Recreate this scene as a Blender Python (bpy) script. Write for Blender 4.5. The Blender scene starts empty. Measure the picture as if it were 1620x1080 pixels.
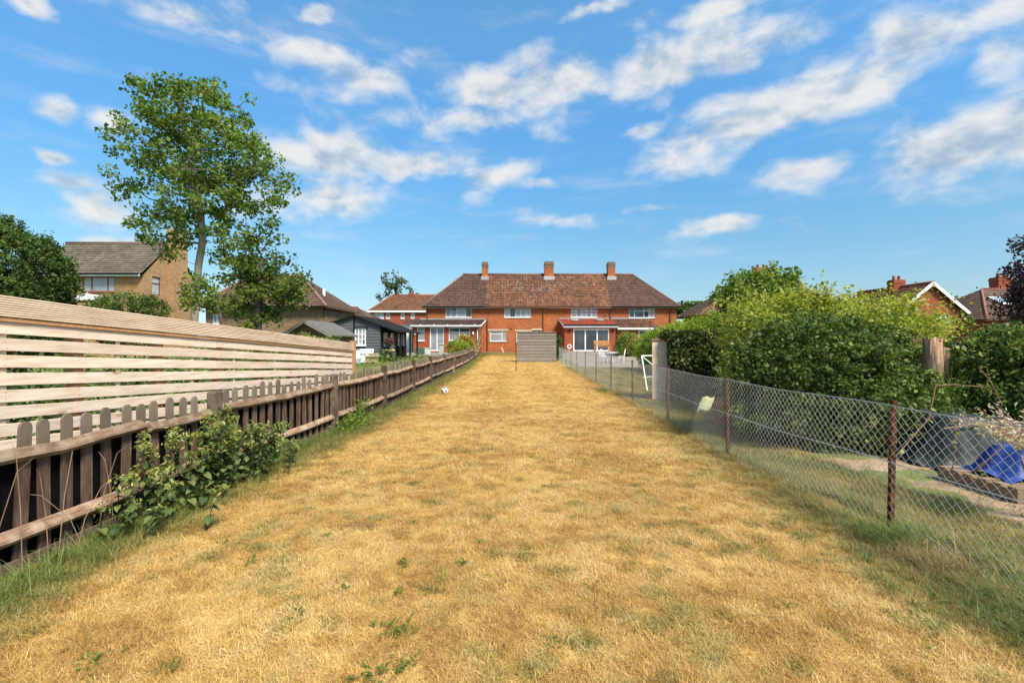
import bpy, math, random
import numpy as np
from mathutils import Matrix, Vector

R = math.radians
random.seed(7)
rng = np.random.default_rng(11)
scene = bpy.context.scene
col = scene.collection
F, CX, CY, CH = 765.0, 810.0, 540.0, 1.6      # focal length and centre in photo pixels, eye height in metres

# ------------------------------------------------------------------ camera
cam_d = bpy.data.cameras.new('camera')
cam_d.sensor_width = 36.0
cam_d.lens = 36.0 * F / 1620.0
cam_d.clip_start = 0.05
cam_d.clip_end = 3000
cam = bpy.data.objects.new('camera', cam_d)
col.objects.link(cam)
cam.location = (0, 0, CH)
cam.rotation_euler = (R(90), 0, 0)
scene.camera = cam

# ------------------------------------------------------------------ node helper
class NB:
    def __init__(self, nt):
        self.nt = nt
    def n(self, typ, ins=None, **props):
        nd = self.nt.nodes.new(typ if typ.startswith('Geometry') or typ.startswith('NodeG') or typ.startswith('Function') else 'ShaderNode' + typ)
        for k, v in props.items():
            setattr(nd, k, v)
        for k, v in (ins or {}).items():
            s = nd.inputs[k]
            if isinstance(v, bpy.types.NodeSocket):
                self.nt.links.new(v, s)
            else:
                s.default_value = v
        return nd
    def m(self, op, a, b=0.0, c=None, clamp=False):
        ins = {0: a, 1: b}
        if c is not None:
            ins[2] = c
        return self.n('Math', ins, operation=op, use_clamp=clamp).outputs[0]
    def ramp(self, fac, stops, interp='LINEAR'):
        nd = self.n('ValToRGB', {0: fac})
        cr = nd.color_ramp
        cr.interpolation = interp
        while len(cr.elements) < len(stops):
            cr.elements.new(0.5)
        for e, (p, c) in zip(cr.elements, stops):
            e.position = p
            e.color = (*c, 1) if len(c) == 3 else c
        return nd.outputs[0]
    def mix(self, fac, a, b, blend='MIX'):
        nd = self.n('Mix', data_type='RGBA', blend_type=blend)
        for s, v in ((nd.inputs[0], fac), (nd.inputs[6], a), (nd.inputs[7], b)):
            if isinstance(v, bpy.types.NodeSocket):
                self.nt.links.new(v, s)
            else:
                s.default_value = (*v, 1) if isinstance(v, tuple) and len(v) == 3 else v
        return nd.outputs[2]
    def smooth(self, v, a, b, lo=0.0, hi=1.0):
        return self.n('MapRange', {0: v, 1: a, 2: b, 3: lo, 4: hi}, interpolation_type='SMOOTHSTEP').outputs[0]

# ------------------------------------------------------------------ world: daylight sky with broken cloud
SUN_EL, SUN_AZ = R(50), R(138)       # azimuth clockwise from +Y: behind the camera, to the right
SKY_STRENGTH = 0.14
world = bpy.data.worlds.new('World')
scene.world = world
world.use_nodes = True
wn = world.node_tree
wn.nodes.clear()
W = NB(wn)
sky = W.n('TexSky', sky_type='NISHITA')
sky.sun_disc = False
sky.sun_elevation = SUN_EL
sky.sun_rotation = SUN_AZ
sky.altitude = 100
sky.air_density = 1.0
sky.dust_density = 0.6
sky.ozone_density = 2.0
dirv = W.n('TexCoord').outputs['Generated']
sp = W.n('SeparateXYZ', {0: dirv})
az = W.m('ARCTAN2', sp.outputs[0], sp.outputs[1])
AZ_HALF = 0.816
azf = W.m('ADD', W.m('PINGPONG', W.m('ADD', az, AZ_HALF + 8 * AZ_HALF), 2 * AZ_HALF), -AZ_HALF)
el = W.m('ARCSINE', sp.outputs[2])
ae = W.n('CombineXYZ', {0: azf, 1: el, 2: 0.0}).outputs[0]
nscale = W.n('VectorMath', {0: ae, 1: (1.0, 1.7, 1.0)}, operation='MULTIPLY').outputs[0]
warp = W.n('TexNoise', {'Vector': nscale, 'Scale': 7.0, 'Detail': 3.0, 'Roughness': 0.55})
wv = W.n('VectorMath', {0: warp.outputs['Color'], 1: (0.5, 0.5, 0.5)}, operation='SUBTRACT').outputs[0]
wv = W.n('VectorMath', {0: wv, 1: (0.13, 0.055, 0.0)}, operation='MULTIPLY').outputs[0]
aew = W.n('VectorMath', {0: ae, 1: wv}, operation='ADD').outputs[0]
# cloud banks: centre and half sizes in photo pixels, tilt, weight
CLOUDS = [(770, 140, 95, 42, 0, 1), (900, 135, 130, 55, 8, 1.05), (1035, 105, 150, 45, 12, 1.1), (1140, 92, 80, 30, -8, .9),
          (735, 190, 115, 28, 0, .7), (1240, 165, 200, 58, 12, 1.15), (1350, 130, 110, 45, 8, 1.0), (1115, 215, 100, 34, 18, 1.0),
          (1500, 245, 175, 62, 10, 1.15), (1600, 215, 110, 70, 0, 1.1), (1270, 272, 78, 28, 8, .95), (1250, 58, 78, 34, 0, .95),
          (1490, 52, 175, 60, 0, .95), (1590, 80, 100, 50, 0, .9), (1170, 4, 150, 20, 0, .85), (505, 245, 125, 55, 0, 1.15),
          (525, 310, 110, 42, 8, 1.0), (645, 258, 110, 28, 0, 1.0), (785, 282, 72, 26, 14, 1.0), (1115, 364, 85, 20, 4, .95),
          (1028, 333, 40, 10, 6, .7), (875, 343, 62, 13, 0, .6), (150, 318, 65, 42, 0, .95), (110, 280, 60, 20, 0, .9),
          (92, 168, 42, 16, 0, .9), (165, 182, 40, 20, 0, .8), (70, 240, 34, 11, 0, .9), (185, 376, 60, 12, 0, .8),
          (40, 8, 45, 22, 0, .95), (290, 28, 150, 28, 0, .72), (505, 30, 45, 15, 14, .85), (480, 84, 115, 28, -6, .72),
          (590, 125, 115, 30, 12, .72), (850, 296, 22, 10, 0, .8), (935, 18, 45, 10, 10, .6), (1020, 205, 40, 14, 0, .75)]
field = None
for (px, py, rx, ry, tilt, wgt) in CLOUDS:
    dx, dy = px - CX, CY - py
    a0 = math.atan2(dx, F)
    rr = math.hypot(dx, F)
    e0 = math.atan2(dy, rr)
    mp = W.n('Mapping', {'Vector': aew, 'Location': (a0, e0, 0), 'Rotation': (0, 0, R(tilt)),
                         'Scale': (rx * F / rr ** 2 * 1.12, ry / rr * math.cos(e0) ** 2 * 1.12, 1)}, vector_type='TEXTURE').outputs[0]
    ln = W.n('VectorMath', {0: mp}, operation='LENGTH').outputs['Value']
    d = W.m('MULTIPLY_ADD', ln, -wgt, wgt)
    field = d if field is None else W.n('Math', {0: field, 1: d, 2: 0.18}, operation='SMOOTH_MAX').outputs[0]
fbm = W.n('TexNoise', {'Vector': nscale, 'Scale': 8.5, 'Detail': 9.0, 'Roughness': 0.57, 'Distortion': 0.25}).outputs[0]
big = W.n('TexNoise', {'Vector': nscale, 'Scale': 4.2, 'Detail': 2.0, 'Roughness': 0.5}).outputs[0]
up_s = W.n('VectorMath', {0: nscale, 1: (-0.012, 0.05, 0.0)}, operation='ADD').outputs[0]
fbm_up = W.n('TexNoise', {'Vector': up_s, 'Scale': 8.5, 'Detail': 5.0, 'Roughness': 0.57, 'Distortion': 0.25}).outputs[0]
wisp = W.n('TexNoise', {'Vector': W.n('VectorMath', {0: ae, 1: (1.6, 7.0, 1.0)}, operation='MULTIPLY').outputs[0], 'Scale': 2.6, 'Detail': 6.0, 'Roughness': 0.58}).outputs[0]
field = W.m('MAXIMUM', field, -0.5)
dens = W.m('MULTIPLY_ADD', W.m('SUBTRACT', fbm, 0.5), 2.7, W.m('MULTIPLY', field, 1.2))
dens = W.m('MULTIPLY_ADD', W.m('SUBTRACT', big, 0.5), 0.9, dens)
alpha = W.smooth(dens, -0.18, 1.0)
above = W.smooth(el, 0.0, 0.05)
alpha = W.m('MULTIPLY', W.m('MULTIPLY', alpha, 0.9), above)
wispa = W.m('MULTIPLY', W.smooth(wisp, 0.48, 0.80), 0.34)
alpha = W.m('MAXIMUM', alpha, W.m('MULTIPLY', wispa, above))
grain = W.n('TexNoise', {'Vector': nscale, 'Scale': 21.0, 'Detail': 6.0, 'Roughness': 0.6}).outputs[0]
thick = W.m('MULTIPLY', W.m('SUBTRACT', fbm_up, fbm), 3.6)
thick = W.m('ADD', thick, W.m('MULTIPLY', W.smooth(dens, 0.3, 2.0), 0.85))
thick = W.m('ADD', thick, W.m('MULTIPLY', W.m('SUBTRACT', grain, 0.5), 1.1))
thick = W.smooth(thick, -0.3, 0.95)
CW = 1.0 / SKY_STRENGTH
ccol = W.mix(thick, (0.43 * CW, 0.425 * CW, 0.41 * CW), (0.19 * CW, 0.25 * CW, 0.315 * CW))
tint = W.ramp(W.m('DIVIDE', el, 0.7, clamp=True), [(0.0, (0.38, 0.46, 0.62)), (0.11, (0.37, 0.44, 0.47)), (0.30, (0.36, 0.535, 0.56)), (0.44, (0.35, 0.61, 0.68)), (0.6, (0.38, 0.70, 0.80)), (0.8, (0.48, 0.82, 0.89)), (1.0, (0.54, 0.87, 0.93))])
skyc = W.mix(1.0, sky.outputs[0], tint, 'MULTIPLY')
bgc = W.mix(alpha, skyc, ccol)
bg = W.n('Background', {'Color': bgc, 'Strength': SKY_STRENGTH})
wo = W.n('OutputWorld', {'Surface': bg.outputs[0]})

# ------------------------------------------------------------------ sun: soft, through thin cloud
sl = bpy.data.lights.new('sun', 'SUN')
sl.energy = 3.6
sl.angle = R(16)
sl.color = (1.0, 0.92, 0.80)
sun = bpy.data.objects.new('sun', sl)
col.objects.link(sun)
sd = Vector((math.sin(SUN_AZ) * math.cos(SUN_EL), math.cos(SUN_AZ) * math.cos(SUN_EL), math.sin(SUN_EL)))
sun.rotation_euler = sd.to_track_quat('Z', 'Y').to_euler()
sun.location = (-20, -20, 40)

vs = scene.view_settings
vs.view_transform = 'Standard'
vs.look = 'None'
vs.exposure = 1.06
vs.gamma = 1.0
vs.use_curve_mapping = False
scene.render.film_transparent = False
try:
    scene.cycles.use_denoising = True
    scene.cycles.max_bounces = 6
    scene.cycles.transparent_max_bounces = 4
    scene.cycles.caustics_reflective = False
    scene.cycles.caustics_refractive = False
    scene.cycles.sample_clamp_indirect = 6
    world.cycles.sampling_method = 'MANUAL'
    world.cycles.sample_map_resolution = 512
except Exception:
    pass

# ------------------------------------------------------------------ mapping helpers
def P(px, py, Y):
    return Vector(((px - CX) * Y / F, Y, CH - (py - CY) * Y / F))
def XX(px, Y):
    return (px - CX) * Y / F
def ZZ(py, Y):
    return CH - (py - CY) * Y / F
def sstep(a, b, v):
    t = np.clip((np.asarray(v, float) - a) / (b - a), 0, 1)
    return t * t * (3 - 2 * t)
def hz(x, y):
    base = 0.42 * sstep(28, 50, y)
    left = 0.55 * sstep(13, 25, y) * sstep(-3.5, -5.2, x)
    right = 0.62 * sstep(30, 42, y) * sstep(3.8, 5.5, x)
    return np.maximum(np.maximum(base, left), right)
def vnoise(x, y, seed=0):
    x = np.asarray(x, float); y = np.asarray(y, float)
    xi = np.floor(x).astype(int); yi = np.floor(y).astype(int)
    fx = x - xi; fy = y - yi
    fx = fx * fx * (3 - 2 * fx); fy = fy * fy * (3 - 2 * fy)
    def h(a, b):
        v = np.sin(a * 127.1 + b * 311.7 + seed * 74.7) * 43758.5453
        return v - np.floor(v)
    return (h(xi, yi) * (1 - fx) + h(xi + 1, yi) * fx) * (1 - fy) + (h(xi, yi + 1) * (1 - fx) + h(xi + 1, yi + 1) * fx) * fy
def fbm2(x, y, seed=0, oct=3):
    s = 0; a = 0.5; f = 1; t = 0
    for i in range(oct):
        s = s + a * vnoise(x * f, y * f, seed + i); t += a; a *= .5; f *= 2.1
    return s / t

# ------------------------------------------------------------------ object helpers
def tag(o, label=None, cat=None, group=None, kind=None):
    if label: o['label'] = label
    if cat: o['category'] = cat
    if group: o['group'] = group
    if kind: o['kind'] = kind
    return o
def parent_to(o, p):
    if p is not None:
        o.parent = p
        mw = Matrix.Identity(4)
        q = p
        chain = []
        while q is not None:
            chain.append(q); q = q.parent
        for q in reversed(chain):
            mw = mw @ q.matrix_parent_inverse @ q.matrix_basis
        o.matrix_parent_inverse = mw.inverted()
def thing(name, loc, label, cat, group=None):
    o = bpy.data.objects.new(name, None)
    o.empty_display_size = 0.2
    col.objects.link(o)
    o.location = loc
    return tag(o, label, cat, group)
def link_mesh(name, me, parent=None, mat=None, loc=None, rot=None):
    if mat is not None and not me.materials:
        me.materials.append(mat)
    o = bpy.data.objects.new(name, me)
    col.objects.link(o)
    if loc is not None: o.location = loc
    if rot is not None: o.rotation_euler = rot
    parent_to(o, parent)
    return o

class MB:
    def __init__(self):
        self.v = []; self.f = []
    def add(self, vs, fs):
        b = len(self.v)
        self.v.extend([tuple(p) for p in vs])
        self.f.extend([tuple(i + b for i in f) for f in fs])
        return self
    def box(self, x0, x1, y0, y1, z0, z1):
        return self.add([(x0, y0, z0), (x1, y0, z0), (x1, y1, z0), (x0, y1, z0), (x0, y0, z1), (x1, y0, z1), (x1, y1, z1), (x0, y1, z1)],
                        [(0, 3, 2, 1), (4, 5, 6, 7), (0, 1, 5, 4), (1, 2, 6, 5), (2, 3, 7, 6), (3, 0, 4, 7)])
    def bar(self, a, b, w, h, up=(0, 0, 1)):
        a = Vector(a); b = Vector(b); d = (b - a).normalized(); u = Vector(up)
        s = d.cross(u)
        if s.length < 1e-4: s = d.cross(Vector((1, 0, 0)))
        s.normalize(); u = s.cross(d).normalized()
        vs = []
        for p in (a, b):
            for (i, j) in ((-1, -1), (1, -1), (1, 1), (-1, 1)):
                vs.append(p + s * (i * w / 2) + u * (j * h / 2))
        return self.add(vs, [(0, 1, 2, 3), (7, 6, 5, 4), (0, 4, 5, 1), (1, 5, 6, 2), (2, 6, 7, 3), (3, 7, 4, 0)])
    def quad(self, *p):
        return self.add(p, [tuple(range(len(p)))])
    def prism(self, pts, vec):
        n = len(pts); vec = Vector(vec)
        vs = [Vector(p) for p in pts] + [Vector(p) + vec for p in pts]
        fs = [tuple(range(n - 1, -1, -1)), tuple(range(n, 2 * n))]
        fs += [(i, (i + 1) % n, n + (i + 1) % n, n + i) for i in range(n)]
        return self.add(vs, fs)
    def tube(self, pts, rad, sides=6, cap=True):
        pts = [Vector(p) for p in pts]
        if not hasattr(rad, '__len__'): rad = [rad] * len(pts)
        n = len(pts); rings = []
        ref = None
        for i, p in enumerate(pts):
            d = (pts[min(i + 1, n - 1)] - pts[max(i - 1, 0)])
            if d.length < 1e-9: d = Vector((0, 0, 1))
            d.normalize()
            if ref is None:
                ref = d.orthogonal().normalized()
            s = (ref - d * ref.dot(d))
            if s.length < 1e-5: s = d.orthogonal()
            s.normalize(); ref = s
            t = d.cross(s)
            rings.append([p + (s * math.cos(2 * math.pi * k / sides) + t * math.sin(2 * math.pi * k / sides)) * rad[i] for k in range(sides)])
        vs = [q for r in rings for q in r]
        fs = []
        for i in range(n - 1):
            for k in range(sides):
                a = i * sides + k; b = i * sides + (k + 1) % sides
                fs.append((a, b, b + sides, a + sides))
        if cap:
            fs.append(tuple(range(sides - 1, -1, -1)))
            fs.append(tuple((n - 1) * sides + k for k in range(sides)))
        return self.add(vs, fs)
    def lathe(self, prof, c=(0, 0, 0), sides=20):
        vs = []
        for (r, z) in prof:
            for k in range(sides):
                a = 2 * math.pi * k / sides
                vs.append((c[0] + r * math.cos(a), c[1] + r * math.sin(a), c[2] + z))
        fs = []
        for i in range(len(prof) - 1):
            for k in range(sides):
                a = i * sides + k; b = i * sides + (k + 1) % sides
                fs.append((a, b, b + sides, a + sides))
        fs.append(tuple(range(sides - 1, -1, -1)))
        fs.append(tuple((len(prof) - 1) * sides + k for k in range(sides)))
        return self.add(vs, fs)
    def mesh(self, name, mat=None, smooth=False):
        me = bpy.data.meshes.new(name)
        me.from_pydata(self.v, [], self.f)
        if smooth:
            me.polygons.foreach_set('use_smooth', np.ones(len(me.polygons), bool))
        if mat is not None: me.materials.append(mat)
        me.update()
        return me
    def build(self, name, mat, parent=None, smooth=False):
        return link_mesh(name, self.mesh(name, mat, smooth), parent)

def np_mesh(name, verts, quads, mat, attr=None):
    """quads mesh from numpy arrays, with an optional float per face called rnd"""
    me = bpy.data.meshes.new(name)
    nv, nf = len(verts), len(quads)
    k = quads.shape[1]
    me.vertices.add(nv); me.vertices.foreach_set('co', np.ascontiguousarray(verts, dtype=np.float32).ravel())
    me.loops.add(nf * k); me.loops.foreach_set('vertex_index', np.ascontiguousarray(quads, dtype=np.int32).ravel())
    me.polygons.add(nf)
    me.polygons.foreach_set('loop_start', np.arange(0, nf * k, k, dtype=np.int32))
    me.update(calc_edges=True)
    if attr is not None:
        a = me.attributes.new('rnd', 'FLOAT', 'FACE')
        a.data.foreach_set('value', np.ascontiguousarray(attr, dtype=np.float32))
    if mat is not None: me.materials.append(mat)
    return me

# ------------------------------------------------------------------ materials
def base_mat(name):
    m = bpy.data.materials.new(name)
    m.use_nodes = True
    nt = m.node_tree
    nt.nodes.clear()
    b = NB(nt)
    bs = b.n('BsdfPrincipled')
    out = b.n('OutputMaterial', {'Surface': bs.outputs[0]})
    return m, b, bs, out
def coords(b, randomize=True, scale=(1, 1, 1), kind='Object'):
    v = b.n('TexCoord').outputs[kind]
    if randomize:
        r = b.n('ObjectInfo').outputs['Random']
        off = b.n('CombineXYZ', {0: b.m('MULTIPLY', r, 37.0), 1: b.m('MULTIPLY', r, 91.0), 2: b.m('MULTIPLY', r, 53.0)}).outputs[0]
        v = b.n('VectorMath', {0: v, 1: off}, operation='ADD').outputs[0]
    return b.n('VectorMath', {0: v, 1: scale}, operation='MULTIPLY').outputs[0]
def mat_noise(name, cols, scale=4.0, stretch=(1, 1, 1), rough=0.8, bump=0.2, detail=6.0, vary=0.15, spec=0.25, metallic=0.0, randomize=True, dist=0.01):
    m, b, bs, out = base_mat(name)
    v = coords(b, randomize, stretch)
    nz = b.n('TexNoise', {'Vector': v, 'Scale': scale, 'Detail': detail, 'Roughness': 0.62}).outputs[0]
    k = len(cols)
    c = b.ramp(nz, [(0.32 + 0.36 * i / max(k - 1, 1), cc) for i, cc in enumerate(cols)])
    if vary:
        r = b.n('ObjectInfo').outputs['Random']
        hsv = b.n('HueSaturation', {'Hue': 0.5, 'Saturation': 1.0, 'Value': b.m('MULTIPLY_ADD', r, 2 * vary, 1 - vary), 'Fac': 1.0, 'Color': c})
        c = hsv.outputs[0]
    b.nt.links.new(c, bs.inputs['Base Color'])
    bs.inputs['Roughness'].default_value = rough
    bs.inputs['Specular IOR Level'].default_value = spec
    bs.inputs['Metallic'].default_value = metallic
    if bump:
        bp = b.n('Bump', {'Strength': bump, 'Distance': dist, 'Height': nz})
        b.nt.links.new(bp.outputs[0], bs.inputs['Normal'])
    return m
def wallcoords(b):
    g = b.n('NewGeometry')
    nrm = b.n('SeparateXYZ', {0: g.outputs['Normal']})
    pos = b.n('SeparateXYZ', {0: g.outputs['Position']})
    side = b.m('GREATER_THAN', b.m('ABSOLUTE', nrm.outputs[0]), b.m('ABSOLUTE', nrm.outputs[1]))
    u = b.m('ADD', b.m('MULTIPLY', pos.outputs[1], side), b.m('MULTIPLY', pos.outputs[0], b.m('SUBTRACT', 1.0, side)))
    return u, pos.outputs[2], g.outputs['Position']
def mat_brick(name, c1, c2, mortar, stain=0.35, msize=0.012):
    m, b, bs, out = base_mat(name)
    u, v, pos = wallcoords(b)
    uv = b.n('CombineXYZ', {0: u, 1: v, 2: 0.0}).outputs[0]
    br = b.n('TexBrick', {'Vector': uv, 'Color1': (*c1, 1), 'Color2': (*c2, 1), 'Mortar': (*mortar, 1), 'Scale': 1.0, 'Mortar Size': msize,
                          'Mortar Smooth': 0.2, 'Bias': 0.0, 'Brick Width': 0.225, 'Row Height': 0.075})
    nz = b.n('TexNoise', {'Vector': pos, 'Scale': 0.7, 'Detail': 6.0, 'Roughness': 0.65}).outputs[0]
    n2 = b.n('TexNoise', {'Vector': b.n('VectorMath', {0: pos, 1: (3.5, 3.5, 11.0)}, operation='MULTIPLY').outputs[0], 'Scale': 1.0, 'Detail': 3.0}).outputs[0]
    f = b.m('MULTIPLY_ADD', nz, 2 * stain, 1 - stain)
    f = b.m('MULTIPLY', f, b.m('MULTIPLY_ADD', n2, 0.9, 0.55))
    c = b.mix(1.0, br.outputs[0], b.n('CombineColor', {0: f, 1: f, 2: f}).outputs[0], 'MULTIPLY')
    b.nt.links.new(c, bs.inputs['Base Color'])
    bs.inputs['Roughness'].default_value = 0.9
    bs.inputs['Specular IOR Level'].default_value = 0.15
    bp = b.n('Bump', {'Strength': 0.4, 'Distance': 0.01, 'Height': br.outputs['Fac']})
    bp.invert = True
    b.nt.links.new(bp.outputs[0], bs.inputs['Normal'])
    return m
def mat_tiles(name, stops, lichen=0.0, tw=0.3, th=0.23):
    m, b, bs, out = base_mat(name)
    u, v, pos = wallcoords(b)
    uv = b.n('CombineXYZ', {0: u, 1: b.m('MULTIPLY', v, 1.0), 2: 0.0}).outputs[0]
    br = b.n('TexBrick', {'Vector': uv, 'Color1': (0, 0, 0, 1), 'Color2': (1, 1, 1, 1), 'Mortar': (0.3, 0.3, 0.3, 1), 'Scale': 1.0,
                          'Mortar Size': 0.006, 'Brick Width': tw, 'Row Height': th})
    nz = b.n('TexNoise', {'Vector': pos, 'Scale': 0.55, 'Detail': 7.0, 'Roughness': 0.7}).outputs[0]
    f = b.m('ADD', b.m('MULTIPLY', br.outputs[0], 0.38), b.m('MULTIPLY', nz, 0.75))
    c = b.ramp(f, stops)
    if lichen:
        vo = b.n('TexVoronoi', {'Vector': pos, 'Scale': 5.0, 'Randomness': 1.0})
        patch = b.n('TexNoise', {'Vector': pos, 'Scale': 0.45, 'Detail': 2.0}).outputs[0]
        k = b.m('MULTIPLY', b.m('LESS_THAN', vo.outputs['Distance'], 0.30), b.m('GREATER_THAN', patch, 0.60))
        c = b.mix(b.m('MULTIPLY', k, lichen), c, (0.42, 0.40, 0.34))
    b.nt.links.new(c, bs.inputs['Base Color'])
    bs.inputs['Roughness'].default_value = 0.85
    bs.inputs['Specular IOR Level'].default_value = 0.2
    wave = b.m('SINE', b.m('MULTIPLY', u, 2 * math.pi / tw))
    bp = b.n('Bump', {'Strength': 0.5, 'Distance': 0.03, 'Height': wave})
    b.nt.links.new(bp.outputs[0], bs.inputs['Normal'])
    return m
def mat_leaf(name, cols, trans=0.35, rough=0.5, spec=0.3):
    m, b, bs, out = base_mat(name)
    a = b.n('Attribute', attribute_name='rnd').outputs['Fac']
    k = len(cols)
    c = b.ramp(a, [(i / max(k - 1, 1), cc) for i, cc in enumerate(cols)])
    b.nt.links.new(c, bs.inputs['Base Color'])
    bs.inputs['Roughness'].default_value = rough
    bs.inputs['Specular IOR Level'].default_value = spec
    tc = b.mix(1.0, c, (1.15, 1.2, 0.55), 'MULTIPLY')
    tr = b.n('BsdfTranslucent', {'Color': tc})
    mx = b.n('MixShader', {0: trans, 1: bs.outputs[0], 2: tr.outputs[0]})
    b.nt.links.new(mx.outputs[0], out.inputs[0])
    return m
def mat_blade(name, dry, green):
    """grass blades: tint comes with each tuft, rnd with each blade"""
    m, b, bs, out = base_mat(name)
    a = b.n('Attribute', attribute_name='rnd').outputs['Fac']
    t = b.n('Attribute', attribute_name='tint', attribute_type='INSTANCER').outputs['Fac']
    s = b.n('Attribute', attribute_name='shade', attribute_type='INSTANCER').outputs['Fac']
    ar = b.m('ADD', b.m('MULTIPLY', a, 0.55), b.m('MULTIPLY', s, 0.45))
    cd = b.ramp(ar, [(i / (len(dry) - 1), cc) for i, cc in enumerate(dry)])
    cg = b.ramp(ar, [(i / (len(green) - 1), cc) for i, cc in enumerate(green)])
    c = b.mix(t, cd, cg)
    b.nt.links.new(c, bs.inputs['Base Color'])
    bs.inputs['Roughness'].default_value = 0.6
    bs.inputs['Specular IOR Level'].default_value = 0.2
    tr = b.n('BsdfTranslucent', {'Color': c})
    mx = b.n('MixShader', {0: 0.25, 1: bs.outputs[0], 2: tr.outputs[0]})
    b.nt.links.new(mx.outputs[0], out.inputs[0])
    return m
def mat_glass(name, c=(0.05, 0.06, 0.07), rough=0.04):
    m, b, bs, out = base_mat(name)
    pos = b.n('NewGeometry').outputs['Position']
    nz = b.n('TexNoise', {'Vector': pos, 'Scale': 1.3, 'Detail': 2.0}).outputs[0]
    cc = b.mix(nz, tuple(x * 0.6 for x in c), tuple(x * 1.4 for x in c))
    b.nt.links.new(cc, bs.inputs['Base Color'])
    bs.inputs['Roughness'].default_value = rough
    bs.inputs['Specular IOR Level'].default_value = 0.8
    return m

M = {}
M['brick'] = mat_brick('terrace_brick', (0.44, 0.115, 0.03), (0.28, 0.06, 0.018), (0.36, 0.18, 0.09), 0.5)
M['brick_sooty'] = mat_brick('sooty_chimney_brick', (0.22, 0.12, 0.075), (0.13, 0.085, 0.06), (0.2, 0.16, 0.12), 0.4)
M['brick_new'] = mat_brick('extension_brick', (0.36, 0.07, 0.026), (0.27, 0.05, 0.02), (0.30, 0.11, 0.06), 0.2)
M['brick_far'] = mat_brick('far_brick', (0.34, 0.075, 0.035), (0.25, 0.05, 0.026), (0.3, 0.13, 0.08), 0.25)
M['brick_buff'] = mat_brick('buff_brick', (0.40, 0.22, 0.10), (0.28, 0.145, 0.065), (0.38, 0.27, 0.16), 0.25)
M['brick_brown'] = mat_brick('brown_brick', (0.25, 0.16, 0.085), (0.15, 0.095, 0.055), (0.28, 0.2, 0.13), 0.3)
M['brick_right'] = mat_brick('red_brick', (0.33, 0.075, 0.035), (0.24, 0.05, 0.026), (0.3, 0.12, 0.07), 0.25)
M['tile_new'] = mat_tiles('brown_interlocking_tile', [(0.25, (0.055, 0.031, 0.024)), (0.55, (0.085, 0.047, 0.034)), (0.8, (0.12, 0.067, 0.046))])
M['tile_old'] = mat_tiles('mottled_old_tile', [(0.25, (0.05, 0.032, 0.022)), (0.45, (0.10, 0.052, 0.034)), (0.65, (0.175, 0.072, 0.036)), (0.85, (0.22, 0.115, 0.068))], 0.5)
M['tile_red'] = mat_tiles('orange_red_tile', [(0.25, (0.26, 0.06, 0.03)), (0.8, (0.38, 0.105, 0.05))])
M['tile_grey'] = mat_tiles('grey_brown_tile', [(0.25, (0.085, 0.068, 0.052)), (0.6, (0.145, 0.115, 0.085)), (0.9, (0.21, 0.17, 0.125))])
M['tile_brown'] = mat_tiles('weathered_brown_tile', [(0.25, (0.075, 0.046, 0.033)), (0.8, (0.15, 0.092, 0.06))], 0.2)
M['tile_rust'] = mat_tiles('rust_brown_tile', [(0.25, (0.085, 0.04, 0.022)), (0.8, (0.18, 0.082, 0.038))])
M['ridge'] = mat_noise('ridge_tile', [(0.16, 0.10, 0.075), (0.24, 0.15, 0.11)], 3)
M['ridge_red'] = mat_noise('ridge_tile_red', [(0.25, 0.085, 0.05), (0.34, 0.13, 0.08)], 3)
M['lead'] = mat_noise('lead_flashing', [(0.28, 0.27, 0.26), (0.42, 0.41, 0.4)], 3, rough=0.6)
M['white'] = mat_noise('white_upvc', [(0.74, 0.74, 0.72), (0.82, 0.82, 0.81)], 3, rough=0.35, bump=0.0, vary=0.02, spec=0.5)
M['cream'] = mat_noise('cream_stone', [(0.45, 0.38, 0.28), (0.56, 0.48, 0.36)], 5, rough=0.85)
M['wood_frame'] = mat_noise('brown_window_frame', [(0.17, 0.06, 0.03), (0.24, 0.09, 0.045)], 8, rough=0.5)
M['glass'] = mat_glass('window_glass')
M['glass_net'] = mat_glass('glass_with_net_curtain', (0.26, 0.27, 0.28), 0.1)
M['glass_pale'] = mat_glass('pale_glass', (0.32, 0.35, 0.37), 0.06)
M['pipe'] = mat_noise('brown_downpipe', [(0.08, 0.035, 0.025), (0.12, 0.05, 0.035)], 6, rough=0.5)
M['black'] = mat_noise('black_paint', [(0.012, 0.012, 0.012), (0.022, 0.021, 0.02)], 6, rough=0.95, spec=0.08)
M['greyboard'] = mat_noise('grey_painted_board', [(0.085, 0.092, 0.10), (0.115, 0.122, 0.13)], 4, (1, 1, 8), rough=0.75)
M['felt'] = mat_noise('roofing_felt', [(0.09, 0.083, 0.075), (0.16, 0.148, 0.13)], 5, rough=0.95)
M['shedwood'] = mat_noise('brown_shed_board', [(0.11, 0.068, 0.035), (0.2, 0.125, 0.065)], 3, (1, 1, 10), rough=0.85)
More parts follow.
